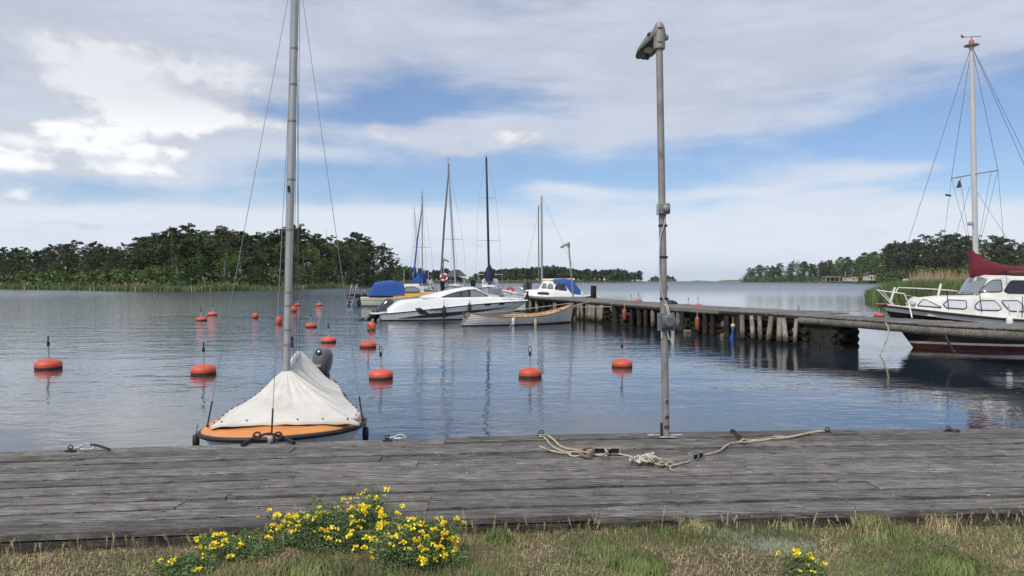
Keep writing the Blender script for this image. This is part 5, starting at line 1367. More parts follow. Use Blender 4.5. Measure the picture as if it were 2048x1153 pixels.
t, tp = lamp_post(Vector((sx(887, 62), 62, .9)), zz(523, 62) - .9, .045, 'small grey lamp post on the far pier above the lifebuoy', (0, 0), False, (1, .1))
lb = thing('lifebuoy', 'red and white lifebuoy hanging on the far lamp post', 'lifebuoy', (sx(888, 61.6), 61.6, zz(555, 61.6)))
for k_ in range(8):
    rt = Matrix.Rotation(R(90), 3, 'X'); mb = MB(); pts = [rt @ Vector((.27 * math.cos(a), .27 * math.sin(a), 0)) for a in [(k_ / 8 + j / 40) * 6.2832 for j in range(6)]]
    mb.tube(pts, .085, 8).build('segment', m_gel if k_ % 2 else mat('red_plastic', (.55, .03, .03), .5), lb)
# ------------------------------------------------------------------ white sports boat
SB = at(757, 643, 39.9); SB.z = 0; SBow = Vector((sx(1056, 42.0), 42.0, 0)); v_ = SBow - SB; SL = v_.length
sb = thing('sports_boat', 'large white sports boat with a black swoosh stripe and raked windscreen beside the jetty', 'motor boat', SB, math.atan2(v_.y, v_.x))
def zpx(y, d=39.6): return zz(y, d)
SH = Hull(SL, [(0, 1.10), (.25, 1.25), (.55, 1.22), (.75, .98), (.88, .62), (.96, .26), (1, 0)], [(0, .36), (.12, .43), (.35, .62), (.6, .82), (.8, .92), (1, .97)], -.3, [(0, .16), (.5, .25), (.8, .55), (1, .9)], 1.9, .25)
SH.shell([(.045, 1, 2), (lambda t: SH.S(t), 0, 10)]).build('hull', [m_gel, m_blk], sb, smooth=60)
SH.rail(.030, 40, 0, .0).build('rubbing_strake', m_blk, sb)
SH.deck(.03, .05).build('deck', m_gel, sb, smooth=60)
px2s = lambda px: SL * (px - 757) / (1056 - 757)
# freeboard moulding above the black strake, rising to the coaming
st = []
for px, zt, wt, wb in ((772, 620, .95, 1.02), (785, 609, .98, 1.10), (800, 603, 1.02, 1.14), (830, 600, 1.05, 1.17), (870, 597, 1.05, 1.19), (920, 596, 1.02, 1.17), (965, 596, .90, 1.08), (1000, 598, .66, .86), (1028, 600, .36, .52), (1049, 602.5, .06, .12)):
    x = px2s(px); st.append((x, min(wb, sm(SH.beam, x / SL) - .03), wt if wt < sm(SH.beam, x / SL) - .05 else sm(SH.beam, x / SL) - .09, SH.S(x / SL) - .01, zpx(zt)))
CB1 = Cabin(st, .06, .07); CB1.shell(3).build('topsides', m_gel, sb, smooth=50)
# swept hardtop with dark glass
st = []
for px, zt, wt, wb in ((838, 596, .78, .98), (862, 590.5, .80, .97), (885, 584.5, .82, .95), (905, 580.5, .82, .93), (925, 577.3, .80, .91), (942, 576.8, .72, .88), (950, 580, .66, .82), (962, 587.5, .56, .72), (975, 594.5, .50, .60)):
    st.append((px2s(px), wb, wt, zpx(597.5), zpx(zt)))
CB2 = Cabin(st, .07, .05); CB2.shell(3).build('hardtop', m_gel, sb, smooth=50)
X = px2s
g1_ = [(X(873), zpx(595.6)), (X(970), zpx(594.4))]
gt = [(X(873), zpx(594.9)), (X(890), zpx(588.5)), (X(905), zpx(584.2)), (X(925), zpx(580.5)), (X(940), zpx(579.3)), (X(955), zpx(585.4)), (X(970), zpx(593.6))]
for sd_ in (1, -1): patch(CB2, g1_, gt, (sd_,), off=.012, n=16).build('window_band', m_blk, sb, smooth=False, fixn=False)
for a, b in ((880, 911), (914, 928), (931.5, 962)):
    lo = [(X(a), zpx(594.7)), (X(b), zpx(594.0))]; n = 5
    hi = [(X(lerp(a, b, i / n)), min(pl(gt, X(lerp(a, b, i / n))) - .05, 99)) for i in range(n + 1)]
    for sd_ in (1, -1): patch(CB2, lo, hi, (sd_,), off=.020, n=8).build('window', m_glassl if a > 930 else mat('blue_glass', (.07, .09, .12), .08, coat=.5), sb, smooth=False, fixn=False)
mb = MB()      # windscreen facing forward
rows = []
for i in range(5):
    x = lerp(X(945), X(972), i / 4); wb, wt, zb, zt = CB2.v(x); rows.append([Vector((x + .02, wt * k_ * .92, zt + .075 * (1 - k_ * k_) + .012)) for k_ in (-1, -.5, 0, .5, 1)])
mb.grid(rows).build('windscreen', m_glassl, sb, smooth=True)
def hpatch(lo, hi, name, m_, off=.012, n=14):
    for sd_ in (1, -1): patch(SH, lo, hi, (sd_,), off=off, n=n, nz=4).build(name, m_, sb, smooth=False, fixn=False)
Z = zpx; m_gra = mat('graphite_decal', (.035, .04, .048), .4)
hpatch([(X(791), Z(637.4)), (X(870), Z(635.0)), (X(900), Z(632)), (X(1015), Z(616.9))], [(X(791), Z(636.6)), (X(838), Z(630)), (X(848), Z(627)), (X(900), Z(624.5)), (X(955), Z(620.5)), (X(1015), Z(616.2))], 'hull_stripe', m_gra)
hpatch([(X(822), Z(617.2)), (X(831.5), Z(628.8)), (X(850), Z(628.5))], [(X(822), Z(616.6)), (X(832), Z(615.4)), (X(850), Z(627.5))], 'hull_stripe', m_gra, .012)
for a in (959.5, 989.5):
    pts_lo = [(X(a - 1.6), Z(611.3)), (X(a), Z(613.0)), (X(a + 10), Z(612.6)), (X(a + 12), Z(610.5))]; d_ = 0 if a < 970 else 1.0
    lo = [(x, z + d_ * .03) for x, z in pts_lo]; hi = [(X(a - 1.6), Z(610.6) + d_ * .03), (X(a), Z(608.9) + d_ * .03), (X(a + 10), Z(608.3) + d_ * .03), (X(a + 12), Z(610) + d_ * .03)]
    for sd_ in (1, -1): patch(SH, lo, hi, (sd_,), .014, 8).build('porthole', m_glass, sb, smooth=False, fixn=False)
# name on the side, in flowing letters
def text_on(parent, surf, x0, z0, size, s_, m_, side=-1, shear=.2, off=.018, rz=None, name='lettering'):
    cu = bpy.data.curves.new(name, 'FONT'); cu.body = s_; cu.size = size; cu.shear = shear; cu.extrude = .002; cu.resolution_u = 3
    tmp = bpy.data.objects.new('tmp', cu); dg_ = bpy.context.evaluated_depsgraph_get(); COL.objects.link(tmp); dg_.update()
    me = bpy.data.meshes.new_from_object(tmp.evaluated_get(dg_)); COL.objects.unlink(tmp); bpy.data.objects.remove(tmp)
    for v in me.vertices:
        x = x0 + v.co.x * (1 if side < 0 else -1); z = z0 + v.co.y; v.co = Vector((x, side * (surf.y(x, z) + off + v.co.z), z))
    me.materials.clear(); me.materials.append(m_); o = bpy.data.objects.new(name, me); COL.objects.link(o); o.parent = parent; return o
text_on(sb, SH, X(849.5), Z(622.9), .235, 'Crescent', m_blk, -1, .3)
# pulpit and rails
rp_ = lambda px, y, f=1.0: Vector((X(px), -max(.03, min(.9, sm(SH.beam, X(px) / SL) - .12)) * f, Z(y, 41)))
for f in (1, -1):
    mb = MB()
    for a, b in (((995, 596), (1003, 591)), ((1011, 596), (1018, 590)), ((1036, 598), (1046, 586)), ((1044, 599), (1053, 587))): mb.tube([rp_(*a, f), rp_(*b, f)], .020, 6)
    mb.tube(spline([rp_(1001, 592, f), rp_(1018, 590, f), rp_(1035, 588, f), rp_(1050, 586, f)], 4), .020, 6); mb.build('bow_rail', m_chrome, sb)
MB().tube([rp_(1052, 586.5, 1), rp_(1052, 586.5, -1)], .02, 6).build('bow_rail', m_chrome, sb)
MB().tube([Vector((X(828), -1.06, zpx(600) + .02)), Vector((X(828), -1.06, zpx(596))), Vector((X(868), -1.06, zpx(595))), Vector((X(868), -1.06, zpx(599)))], .014, 6).build('hand_rail', m_chrome, sb)
# bathing platform and big outboard with dark cowl, tilted up
MB().bbox((.0, 0, .38), (.9, 2.0, .07), .02).build('bathing_platform', m_gel, sb)
ob = MB(); rows = []
tilt = Matrix.Rotation(R(42), 3, 'Y')
for z, a, b in ((.0, .22, .20), (.15, .27, .25), (.45, .29, .28), (.75, .27, .26), (.92, .18, .2), (.98, .06, .08)): rows.append([tilt @ Vector((a * math.cos(6.2832 * j / 18) * 1.25, b * math.sin(6.2832 * j / 18), z)) + Vector((.12, 0, .36)) for j in range(18)])
ob.grid(rows, close=True); ob.add(rows[-1], [tuple(range(18))]); ob.build('outboard_cowling', mat('dark_blue_cowl', (.030, .034, .045), .18, coat=.8), sb, smooth=50)
low = MB(); low.bbox((-.12, 0, .28), (.40, .3, .55), .08, tilt).tube([(-.2, 0, .45), (-.55, 0, .05), (-.85, 0, -.05)], [.16, .13, .09], 10).ball((-.85, 0, .02), (.28, .09, .11), 12, 8).build('outboard_leg', m_blk, sb, smooth=60)
mb = MB()
for k_ in range(4):
    a = k_ * 1.571 + .4; d_ = Vector((0, math.cos(a), math.sin(a))); u = Vector((1, 0, 0)); c = Vector((-1.0, 0, .10)); o_ = d_.cross(u)
    mb.add([c + d_ * .05 - u * .05, c + d_ * .24 - u * .09 + o_ * .08, c + d_ * .26 + u * .02 - o_ * .05, c + d_ * .1 + u * .07 - o_ * .06], [(0, 1, 2, 3)])
mb.build('propeller', mat('dull_steel', (.3, .3, .3), .4, metal=.8), sb)
def hang_fender(parent_pt, r, h, z0, ztop, m_, label, lan=m_black):
    t = thing('fender', label, 'fender', (parent_pt.x, parent_pt.y, z0))
    MB().lathe([(.02, 0), (r * .5, h * .06), (r, h * .2), (r, h * .8), (r * .6, h * .93), (.02, h)], 16).build('body', m_, t, smooth=50)
    MB().tube([(0, 0, h), (0, .04, ztop - z0)], .012, 5).build('lanyard', lan, t); return t
for px, lab in ((877, 'black fender hanging amidships on the sports boat, over the hull lettering'), (927, 'black fender hanging nearer the bow of the sports boat')):
    q = sb.matrix_basis @ Vector((X(px) + .0, -(SH.y(X(px), .5) + .13), 0)); hang_fender(q, .10, .72, zz(638, q.y) if px < 900 else zz(632.5, q.y), zz(598, q.y), m_black, lab)

# ------------------------------------------------------------------ clinker row boat
RB0 = Vector((sx(938, 34.6), 34.6, 0)); RB1 = Vector((sx(1147, 37.2), 37.2, 0)); v_ = RB1 - RB0; RL = v_.length
rb = thing('rowing_boat', 'white clinker built open rowing boat with brown gunwales beside the jetty', 'rowing boat', RB0, math.atan2(v_.y, v_.x))
RH = Hull(RL, [(0, .34), (.12, .52), (.35, .76), (.55, .80), (.75, .64), (.9, .32), (.97, .11), (1, 0)], [(0, .60), (.12, .47), (.35, .385), (.55, .40), (.75, .54), (.9, .76), (1, .97)], -.18, [(0, .75), (.3, .42), (.6, .40), (.85, .7), (1, 1)], .22, -.55)
lv = lambda f: (lambda t: lerp(.055 + .06 * max(0, (t - .7) / .3), RH.S(t), f))
RH.shell([(lv(0), 1, 3)]).build('bottom', m_red, rb, smooth=50)
NSTK = 6; m_wht = mat('white_boat_paint', (.62, .62, .60), .5, var=.05, scale=3, dirt=(.40, .38, .34), dirt_amt=.35)
tsr = [math.sin(math.pi / 2 * i / 34) * .35 + .65 * i / 34 for i in range(35)]
for k_ in range(NSTK):
    for sd_ in (1, -1):
        rows = []
        for f, o_ in ((k_ / NSTK, -.01), (k_ / NSTK - .03, .020), (k_ / NSTK + .02, .028), ((k_ + 1) / NSTK - .03, .008), ((k_ + 1) / NSTK, -.012)):
            rows.append([RH.pt(t, lv(f)(t), sd_, o_ * min(1, (1 - t) * 12 + .1)) for t in tsr])
        MB().grid(rows).build('strake', m_wht, rb, smooth=False)
prof = [RH.pt(0, z) for z in (-.15, 0, .2, .4, .6)]; MB().grid([prof, [Vector((p.x, -p.y, p.z)) for p in prof]]).build('transom', m_beam, rb)
rows = [[RH.pt(t, lerp(RH.S(t), .05, f), sd_, -.03) for t in tsr] for sd_, fs in ((1, (0, .4, .8, 1)), (-1, (1, .8, .4, 0))) for f in fs]
MB().grid(rows).build('inner_lining', m_teak, rb, smooth=50)
RH.rail(.028, 36, .01, .01).build('gunwale', m_varn, rb)
for i in range(17):
    t = .10 + .82 * i / 16
    for sd_ in (1, -1): MB().tube([RH.pt(t, lerp(RH.S(t), .06, f), sd_, -.05) for f in (0, .4, .8, 1)], .016, 5).build('rib', m_varn, rb)
for t in (.22, .42, .62, .82):
    p = RH.pt(t, RH.S(t) - .13, 1, -.03); MB().bbox((p.x, 0, p.z), (.24, 2 * p.y, .035), .006).build('thwart', mat('pale_thwart', (.55, .44, .34), .6, var=.15), rb)
for t0, t1 in ((.03, .15), (.88, .97)):
    MB().grid([[RH.pt(lerp(t0, t1, i / 5), RH.S(lerp(t0, t1, i / 5)) - .03, sd_, -.03) for i in range(6)] for sd_ in (1, -1)]).build('end_deck', m_teak, rb)
for s_, d in ((1, .3), (-1, .12)):
    t = thing('oar', 'pale wooden oar lying along the thwarts of the rowing boat' if s_ > 0 else 'second oar lying nearer in the rowing boat, blade forward', 'oar', rb.matrix_basis @ Vector((RL * .5, s_ * .25, .46)), math.atan2(v_.y, v_.x) + s_ * .06)
    MB().tube([(-1.1, 0, .0), (0, 0, .02), (1.0, 0, .03)], .024, 8).build('shaft', m_teak, t); MB().bbox((1.25, 0, .035), (.55, .13, .018), .006).build('blade', mat('pale_thwart', (.55, .44, .34), .6), t)
for px, y0, y1, lab in ((1010, 633, 652, 'white fender hanging amidships on the rowing boat'), (1052, 634, 657, 'grey fender hanging forward of the other on the rowing boat')):
    t_ = (px - 938) / 209; q = rb.matrix_basis @ RH.pt(t_, .25, -1, .12); hang_fender(q, .075, zz(y0 + 3, q.y) - zz(y1, q.y), zz(y1, q.y), zz(y0 - 3, q.y), m_gelg if px < 1020 else m_rope, lab, m_rope)
mooring_line([rb.matrix_basis @ Vector((RL * .36, -.78, .42)), rb.matrix_basis @ Vector((RL * .30, -1.2, .2)), rb.matrix_basis @ Vector((RL * .22, -1.7, -.05))], .018, m_rope, 'rope slanting from the rowing boat gunwale into the water')
MB().tube([Vector((-.30, 0, .62)), Vector((-.14, 0, .35)), Vector((.22, 0, -.05))], [.05, .045, .04], 8).build('stern_post', m_beam, rb)
mooring_line([rb.matrix_basis @ Vector((.1, .5, .55)), rb.matrix_basis @ Vector((RL * .4, .85, .62)), rb.matrix_basis @ Vector((RL * .99, .1, 1.0))], .016, m_rope, 'line running along the far gunwale of the rowing boat')

# ------------------------------------------------------------------ yellow and white boat with blue canopy
YD = 62.0; YB = Vector((sx(722, YD), YD, 0)); yb = thing('cabin_boat', 'cream and yellow cabin boat with a big blue canvas canopy', 'motor boat', YB, R(8))
YX = lambda px: (px - 722) / F * YD; YZ = lambda y: zz(y, YD - 1)
YH = Hull(7.0, [(0, .95), (.3, 1.12), (.6, 1.08), (.8, .75), (.93, .32), (1, 0)], [(0, .72), (.3, .70), (.6, .80), (1, 1.15)], -.3, [(0, .2), (.5, .3), (.8, .6), (1, .9)], 1.2, .15)
YH.shell([(.07, 1, 2), (lambda t: YH.S(t) - .22, 0, 5), (lambda t: YH.S(t) - .19, 2, 1), (lambda t: YH.S(t), 0, 2)]).build('hull', [m_gelc, m_blk, m_blk], yb, smooth=50)
YH.deck(0, .05).build('deck', m_gelc, yb, smooth=60)
m_yel2 = mat('yellow_gelcoat', (.66, .36, .03), .35, var=.05)
C_ = Cabin([(YX(800) - .6, .95, .92, .72, 1.05), (YX(802), .95, .92, .72, 1.05), (YX(850), .92, .88, .78, 1.1), (YX(872), .6, .5, .95, 1.16)], .05, .03); C_.shell().build('coaming', m_yel2, yb, smooth=40)
C_ = Cabin([(YX(803), .88, .74, YZ(586), YZ(570.5)), (YX(837), .86, .70, YZ(586), YZ(570)), (YX(848), .84, .70, YZ(586), YZ(585))], .07, .06); C_.shell().build('wheelhouse', m_gelc, yb, smooth=40)
window(yb, C_, [(YX(808), YZ(584.8)), (YX(838.5), YZ(584.5))], [(YX(808), YZ(579)), (YX(812), YZ(574.4)), (YX(829), YZ(574)), (YX(838.5), YZ(583))], m_glassl, m_blk, r=.03)
window(yb, C_, [(YX(833.5), YZ(577)), (YX(843.5), YZ(584.2))], [(YX(833.5), YZ(573)), (YX(843.5), YZ(583.4))], m_glassl, None)
C_ = Cabin([(YX(737), .95, .93, YZ(592), YZ(591)), (YX(749), .98, .80, YZ(592), YZ(568)), (YX(765), 1.0, .78, YZ(592), YZ(565)), (YX(785), 1.0, .78, YZ(592), YZ(563.8)), (YX(808), .97, .78, YZ(591), YZ(570.5))], .12, .15)
cn = C_.shell(5)
cn.v = [(x, y + .025 * N3(x * 2.5, z * 3, y), z + .02 * N3(x * 3, y * 3)) for x, y, z in cn.v]; cn.build('canopy', m_bluec, yb, smooth=60)
MB().bbox((YX(722) - .15, 0, .35), (.35, .55, .5), .06).tube([(YX(722) - .2, 0, .2), (YX(722) - .25, 0, -.3)], .09, 8).build('stern_drive', m_blk, yb)
MB().tube(spline([(.1, -.7, .75), (.1, -.7, 1.25), (.35, -.7, 1.35), (.6, -.7, 1.0), (.65, -.7, .75)], 5), .025, 6).build('stern_rail', m_chrome, yb)

# ------------------------------------------------------------------ cabin boat with blue hood behind the jetty (with mast)
CDm = 50.5; CP = Vector((sx(1187, CDm), CDm, 0)); cb = thing('cabin_boat', 'white motor sailer with blue hood and light mast moored behind the jetty', 'motor sailer', CP, R(176))
CX = lambda px: (1187 - px) / F * CDm * 1.01; CZ = lambda y: zz(y, CDm - 1)
CH = Hull(6.4, [(0, .35), (.1, .72), (.3, 1.02), (.55, 1.10), (.75, .85), (.9, .42), (1, 0)], [(0, 1.15), (.2, 1.02), (.5, 1.05), (.8, 1.25), (1, 1.5)], -.3, [(0, .6), (.5, .35), (1, .9)], .9, .6)
CH.shell([(.1, 1, 2), (lambda t: CH.S(t) - .12, 0, 5), (lambda t: CH.S(t) - .07, 1, 1), (lambda t: CH.S(t), 0, 1)]).build('hull', [m_gel, m_blk], cb, smooth=50)
CH.deck(0, .05).build('deck', m_gel, cb, smooth=60)
C_ = Cabin([(CX(1165), .80, .76, CZ(594), CZ(586)), (CX(1140), .88, .82, CZ(594), CZ(581)), (CX(1105), .88, .80, CZ(594), CZ(579)), (CX(1070), .78, .66, CZ(594), CZ(581)), (CX(1052), .5, .36, CZ(592), CZ(583))], .06, .06); C_.shell().build('cabin', m_gel, cb, smooth=40)
window(cb, C_, [(CX(1099), CZ(590)), (CX(1077), CZ(588.8))], [(CX(1099), CZ(587)), (CX(1096), CZ(585.6)), (CX(1078), CZ(585.2)), (CX(1077), CZ(586.5))], m_glass, m_blk, r=.02)
C_ = Cabin([(CX(1142), .82, .60, CZ(583), CZ(568.5)), (CX(1130), .82, .62, CZ(583), CZ(567)), (CX(1112), .80, .62, CZ(583), CZ(566.5)), (CX(1095), .74, .56, CZ(583), CZ(564)), (CX(1087), .70, .52, CZ(582), CZ(565)), (CX(1079), .62, .50, CZ(581), CZ(579))], .08, .05); C_.shell().build('wheelhouse', m_gel, cb, smooth=40)
for lo, hi in (([(CX(1134), CZ(582)), (CX(1111), CZ(580.5))], [(CX(1134), CZ(579)), (CX(1129), CZ(570.5)), (CX(1113), CZ(569.8)), (CX(1111), CZ(576))]),
               ([(CX(1107), CZ(578.8)), (CX(1096.5), CZ(577.3))], [(CX(1107), CZ(571)), (CX(1105), CZ(569)), (CX(1100), CZ(567)), (CX(1096.5), CZ(575))]),
               ([(CX(1094), CZ(577)), (CX(1085), CZ(576.5))], [(CX(1094), CZ(568)), (CX(1090), CZ(566.5)), (CX(1088), CZ(568)), (CX(1085), CZ(575.5))])):
    window(cb, C_, lo, hi, m_glass if lo[0][0] < CX(1110) else m_glassl, m_blk, r=.015)
C_ = Cabin([(CX(1163), .80, .78, CZ(589), CZ(587)), (CX(1158), .84, .70, CZ(589), CZ(580)), (CX(1149), .86, .66, CZ(588), CZ(568)), (CX(1143), .86, .66, CZ(587), CZ(562)), (CX(1130), .84, .62, CZ(568), CZ(560.5)), (CX(1108), .72, .55, CZ(566), CZ(561.5))], .10, .10)
C_.shell(4).build('hood', m_bluec, cb, smooth=60)
m_p = (CX(1085), 0)
def pmast(parent, p0, p1, r, m_, name='mast'): return MB().tube([p0, (Vector(p0) + Vector(p1)) / 2, p1], [r, r, r * .8], 10).build(name, m_, parent, smooth=60)
pmast(cb, (m_p[0], 0, 1.5), (m_p[0] + .03, 0, zz(391, CDm)), .075, m_alu); pmast(cb, (CX(1079), 0, 1.5), (m_p[0] + .25, 0, zz(412, CDm)), .04, m_beam, 'rolled_forestay')
MB().tube([(CX(1084), 0, CZ(560)), (CX(1150), 0, CZ(559.5))], .075, 8).build('boom', m_gelc, cb)
for y_ in (492, 506): MB().tube([(m_p[0], -.55, zz(y_, CDm)), (m_p[0], .55, zz(y_ + 1, CDm))], .02, 5).build('spreader', m_alu, cb)
for a, b in (((CX(1170), 0, 1.3), (m_p[0], 0, zz(393, CDm))), ((CX(1042), 0, 1.4), (m_p[0], 0, zz(396, CDm))), ((m_p[0], .95, 1.1), (m_p[0], .5, zz(506, CDm))), ((m_p[0], -.95, 1.1), (m_p[0], -.5, zz(506, CDm))), ((m_p[0], .5, zz(506, CDm)), (m_p[0], 0, zz(400, CDm))), ((m_p[0], -.5, zz(506, CDm)), (m_p[0], 0, zz(400, CDm)))): wire(a, b, .008, 'stay', None, cb)
t = MB().tube(spline([(CX(1050), .45, 1.2), (CX(1045), .4, CZ(577)), (CX(1035), 0, CZ(575)), (CX(1045), -.4, CZ(577)), (CX(1050), -.45, 1.2)], 5), .022, 6).build('pulpit', m_chrome, cb)
t = MB().torus((CX(1075), .2, CZ(576)), .2, .07, 18, 8, Matrix.Rotation(R(80), 3, 'X')).build('rope_coil', mat('blue_white_rope', (.25, .3, .5), .8), cb)
text_on(cb, Cabin([(0, .9, .9, 0, 3), (8, .9, .9, 0, 3)]), CX(1117), CZ(589), .28, 'Mina', m_alu, 1, .4) if False else None

# ------------------------------------------------------------------ moored sailing boats seen bow on
def sail_boat(px, d, w_, mast_top, label, deck_y, roof_y, spreaders, spx, mastm, lean=0, cover=None, dodger=m_gelg, hood=None, rz=-90, L_=8.5, mast_px=None, extra=None, mr=.085):
    s_ = d / F; B = w_ * s_ / 2; p = Vector((sx(px, d), d + L_ * .45, 0)); t = thing('sailing_boat', label, 'sailing boat', p, R(rz), 'sailing boats moored bow on at the far pier')
    dz = zz(deck_y, d)
    h_ = Hull(L_, [(0, B * .75), (.3, B), (.55, B * .97), (.8, B * .62), (.93, B * .25), (1, 0)], [(0, dz * .92), (.5, dz * .9), (1, dz * 1.08)], -.4, [(0, .5), (.5, .35), (1, .9)], 1.2, .7)
    h_.shell([(.12, 1, 2), (lambda q: h_.S(q), 0, 6)]).build('hull', [m_gel, m_navy], t, smooth=50); h_.rail(.035, 24, .03).build('toe_rail', m_beam, t); h_.deck(0, .05).build('deck', m_gel, t, smooth=60)
    rz_ = zz(roof_y, d); C = Cabin([(L_ * .28, B * .66, B * .56, dz - .1, rz_), (L_ * .5, B * .64, B * .52, dz - .1, rz_), (L_ * .66, B * .5, B * .38, dz - .05, rz_ - .08), (L_ * .74, B * .34, B * .24, dz, dz + .08)], .08, .06); C.shell().build('cabin', m_gel, t, smooth=40)
    window(t, C, [(L_ * .33, lerp(dz, rz_, .3)), (L_ * .6, lerp(dz, rz_, .35))], [(L_ * .33, lerp(dz, rz_, .75)), (L_ * .6, lerp(dz, rz_, .72))], m_glass, None)
    mx = L_ * .52; mp = Vector((mx, 0, dz)); top = Vector((mx, lean, zz(mast_top, d)))
    MB().tube([mp, (mp + top) / 2, top], [mr, mr, mr * .75], 10).build('mast', mastm, t, smooth=60)
    tips = []
    for y_, hw in zip(spreaders, spx):
        z = zz(y_, d); c = mp.lerp(top, (z - mp.z) / (top.z - mp.z)); a, b = c + Vector((0, hw * s_, .03)), c + Vector((0, -hw * s_, .03)); MB().tube([a, c, b], .022, 6).build('spreader', m_alu, t); tips.append((a, b))
    for k_ in (0, 1):
        sd_ = 1 - 2 * k_; path = [Vector((mx - .1, sd_ * B * .93, dz))] + [q[k_] for q in sorted(tips, key=lambda q: q[0].z)] + [top]
        for a, b in zip(path, path[1:]): wire(a, b, .009, 'shroud', None, t)
    wire(Vector((L_ * .97, 0, dz * 1.1)), top, .010, 'forestay', None, t); wire(Vector((.2, 0, dz)), top, .010, 'backstay', None, t)
    MB().tube([top, top + Vector((0, 0, .5))], .012, 5).tube([top + Vector((-.1, -.25, .15)), top + Vector((.1, .25, .15))], .012, 5).build('wind_vane', m_iron, t)
    pw = B * .42; MB().tube(spline([(L_ * .84, pw, dz), (L_ * .86, pw, dz + .55), (L_ * .98, .05, dz + .62), (L_ * .98, -.05, dz + .62), (L_ * .86, -pw, dz + .55), (L_ * .84, -pw, dz)], 4), .022, 6).build('pulpit', m_chrome, t)
    for sd_ in (1, -1):
        for q in (.15, .35, .55, .72):
            e = h_.pt(q, h_.S(q), sd_, -.06); MB().tube([e, e + Vector((0, 0, .58))], .016, 5).build('stanchion', m_chrome, t)
        wire(h_.pt(.15, h_.S(.15), sd_, -.06) + Vector((0, 0, .57)), h_.pt(.72, h_.S(.72), sd_, -.06) + Vector((0, 0, .57)), .008, 'guard_wire', None, t)
    bz = rz_ + .55; bm = MB().tube([(mx - .1, 0, bz), (mx - 3.4, 0, bz + .05)], .06, 8).build('boom', m_alu, t)
    if cover: cv_ = MB().tube([Vector((mx + .08, 0, bz + 1.0)), Vector((mx - .05, 0, bz + .45)), Vector((mx - .8, 0, bz + .22)), Vector((mx - 2, 0, bz + .14)), Vector((mx - 3.3, 0, bz + .12))], [.10, .26, .24, .18, .10], 12); cv_.build('sail_cover', cover, t, smooth=60)
    if hood:
        C = Cabin([(L_ * .10, B * .62, B * .5, dz, rz_ + .55), (L_ * .28, B * .66, B * .54, rz_ - .05, rz_ + .62), (L_ * .38, B * .6, B * .5, rz_ - .05, rz_ + .05)], .12, .1); C.shell(3).build('sprayhood', hood, t, smooth=50)
        window(t, C, [(L_ * .29, rz_ + .1), (L_ * .36, rz_ + .08)], [(L_ * .29, rz_ + .5), (L_ * .36, rz_ + .15)], m_glassl, None)
        MB().grid([[Vector((L_ * (.30 + .075 * k_ / 3) + .03, B * .5 * q, rz_ + .62 - .5 * k_ / 3 + .12 * (1 - q * q))) for q in (-.9, -.45, 0, .45, .9)] for k_ in range(4)]).build('hood_window', m_glassl, t, smooth=False)
    return t, h_, mp, top, B, dz
t, h_, mp, top, B, dz = sail_boat(979, 72, 58, 317, 'sailing boat with tall navy covered mast, bow on, right of the others', 577, 571, (398, 482), (17, 23), m_navy, -.30, m_navy, hood=m_gelg, mr=.12)
MB().tube([Vector((mp.x + .2, 0, dz + .3)), Vector((mp.x + .2, 0, zz(550, 72)))], [.10, .10], 8).build('lower_mast', m_alu, t)
MB().lathe([(.1, -1.2), (.34, -.9), (.50, -.2), (.30, .35), (.1, .75)], 12, (mp.x + .25, 0, zz(545, 72)), None, (.6, 1, 1)).build('bundled_sail', m_navy, t, smooth=60)
MB().tube([(1.0, 1.25, dz), (1.0, 1.25, zz(549, 72)), (1.0, -1.25, zz(549, 72)), (1.0, -1.25, dz)], .035, 6).build('stern_arch', m_chrome, t)
t, h_, mp, top, B, dz = sail_boat(912, 71, 50, 325, 'sailing boat with brown furled forestay left of the navy masted one', 575, 569, (480,), (20,), m_alu, -.72, None, hood=m_gelg)
MB().tube([Vector((mp.x + 3, -1.15, dz + .5)), Vector((mp.x + 1.5, -.95, zz(450, 71))), Vector((top.x + .1, top.y + .12, top.z - .3))], [.09, .10, .04], 8).build('furled_sail', mat('brown_grey_fabric', (.11, .095, .085), .8), t, smooth=60)
MB().prism([(mp.x - .4, 1.0, zz(553, 71)), (mp.x - .4, -1.3, zz(555, 71)), (mp.x - .4, -.3, zz(540, 71)), (mp.x - .4, .3, zz(540, 71))], (-1, 0, 0), 1.8).build('cover_tent', mat('grey_tarpaulin', (.14, .135, .13), .85, bump=.3), t)
MB().lathe([(.05, -1.1), (.22, -.8), (.30, 0), (.15, .8), (.03, 1.15)], 10, (mp.x - 1, -1.35, zz(557, 71))).build('folded_sail', m_navy, t, smooth=60)
t, h_, mp, top, B, dz = sail_boat(846, 70, 52, 390, 'sailing boat with blue furled forestay behind the yellow cabin boat', 580, 574, (496,), (17,), m_alu, .0, m_bluec, hood=m_gelg, mr=.07)
MB().tube([Vector((mp.x + 3, -.50, dz + .4)), Vector((mp.x + 1.2, -.30, zz(480, 70))), Vector((top.x + .1, top.y + .05, zz(410, 70)))], [.075, .075, .04], 8).build('furled_sail', m_bluec, t, smooth=60)
mb = MB(); rows = []
for i in range(12):
    u = i / 11; c = Vector((mp.x - .1 - 2.4 * u * .5, .1 - 1.35 * u, zz(lerp(556, 568, u ** .8), 70))); r = lerp(.40, .16, u) * (1 + .15 * N3(i * .9, 3)); hh = lerp(.62, .22, u)
    rows.append([c + Vector((r * math.cos(a), 0, hh * math.sin(a))) for a in [6.2832 * j / 12 for j in range(12)]])
mb.grid(rows, close=True).build('sail_bundle', m_bluec, t, smooth=60)
t, h_, mp, top, B, dz = sail_boat(838, 75, 40, 422, 'smaller sailing boat whose pale mast leans left behind the blue furled one', 578, 573, (), (), m_gelg, -.42, m_bluec, L_=7.2, mr=.085)
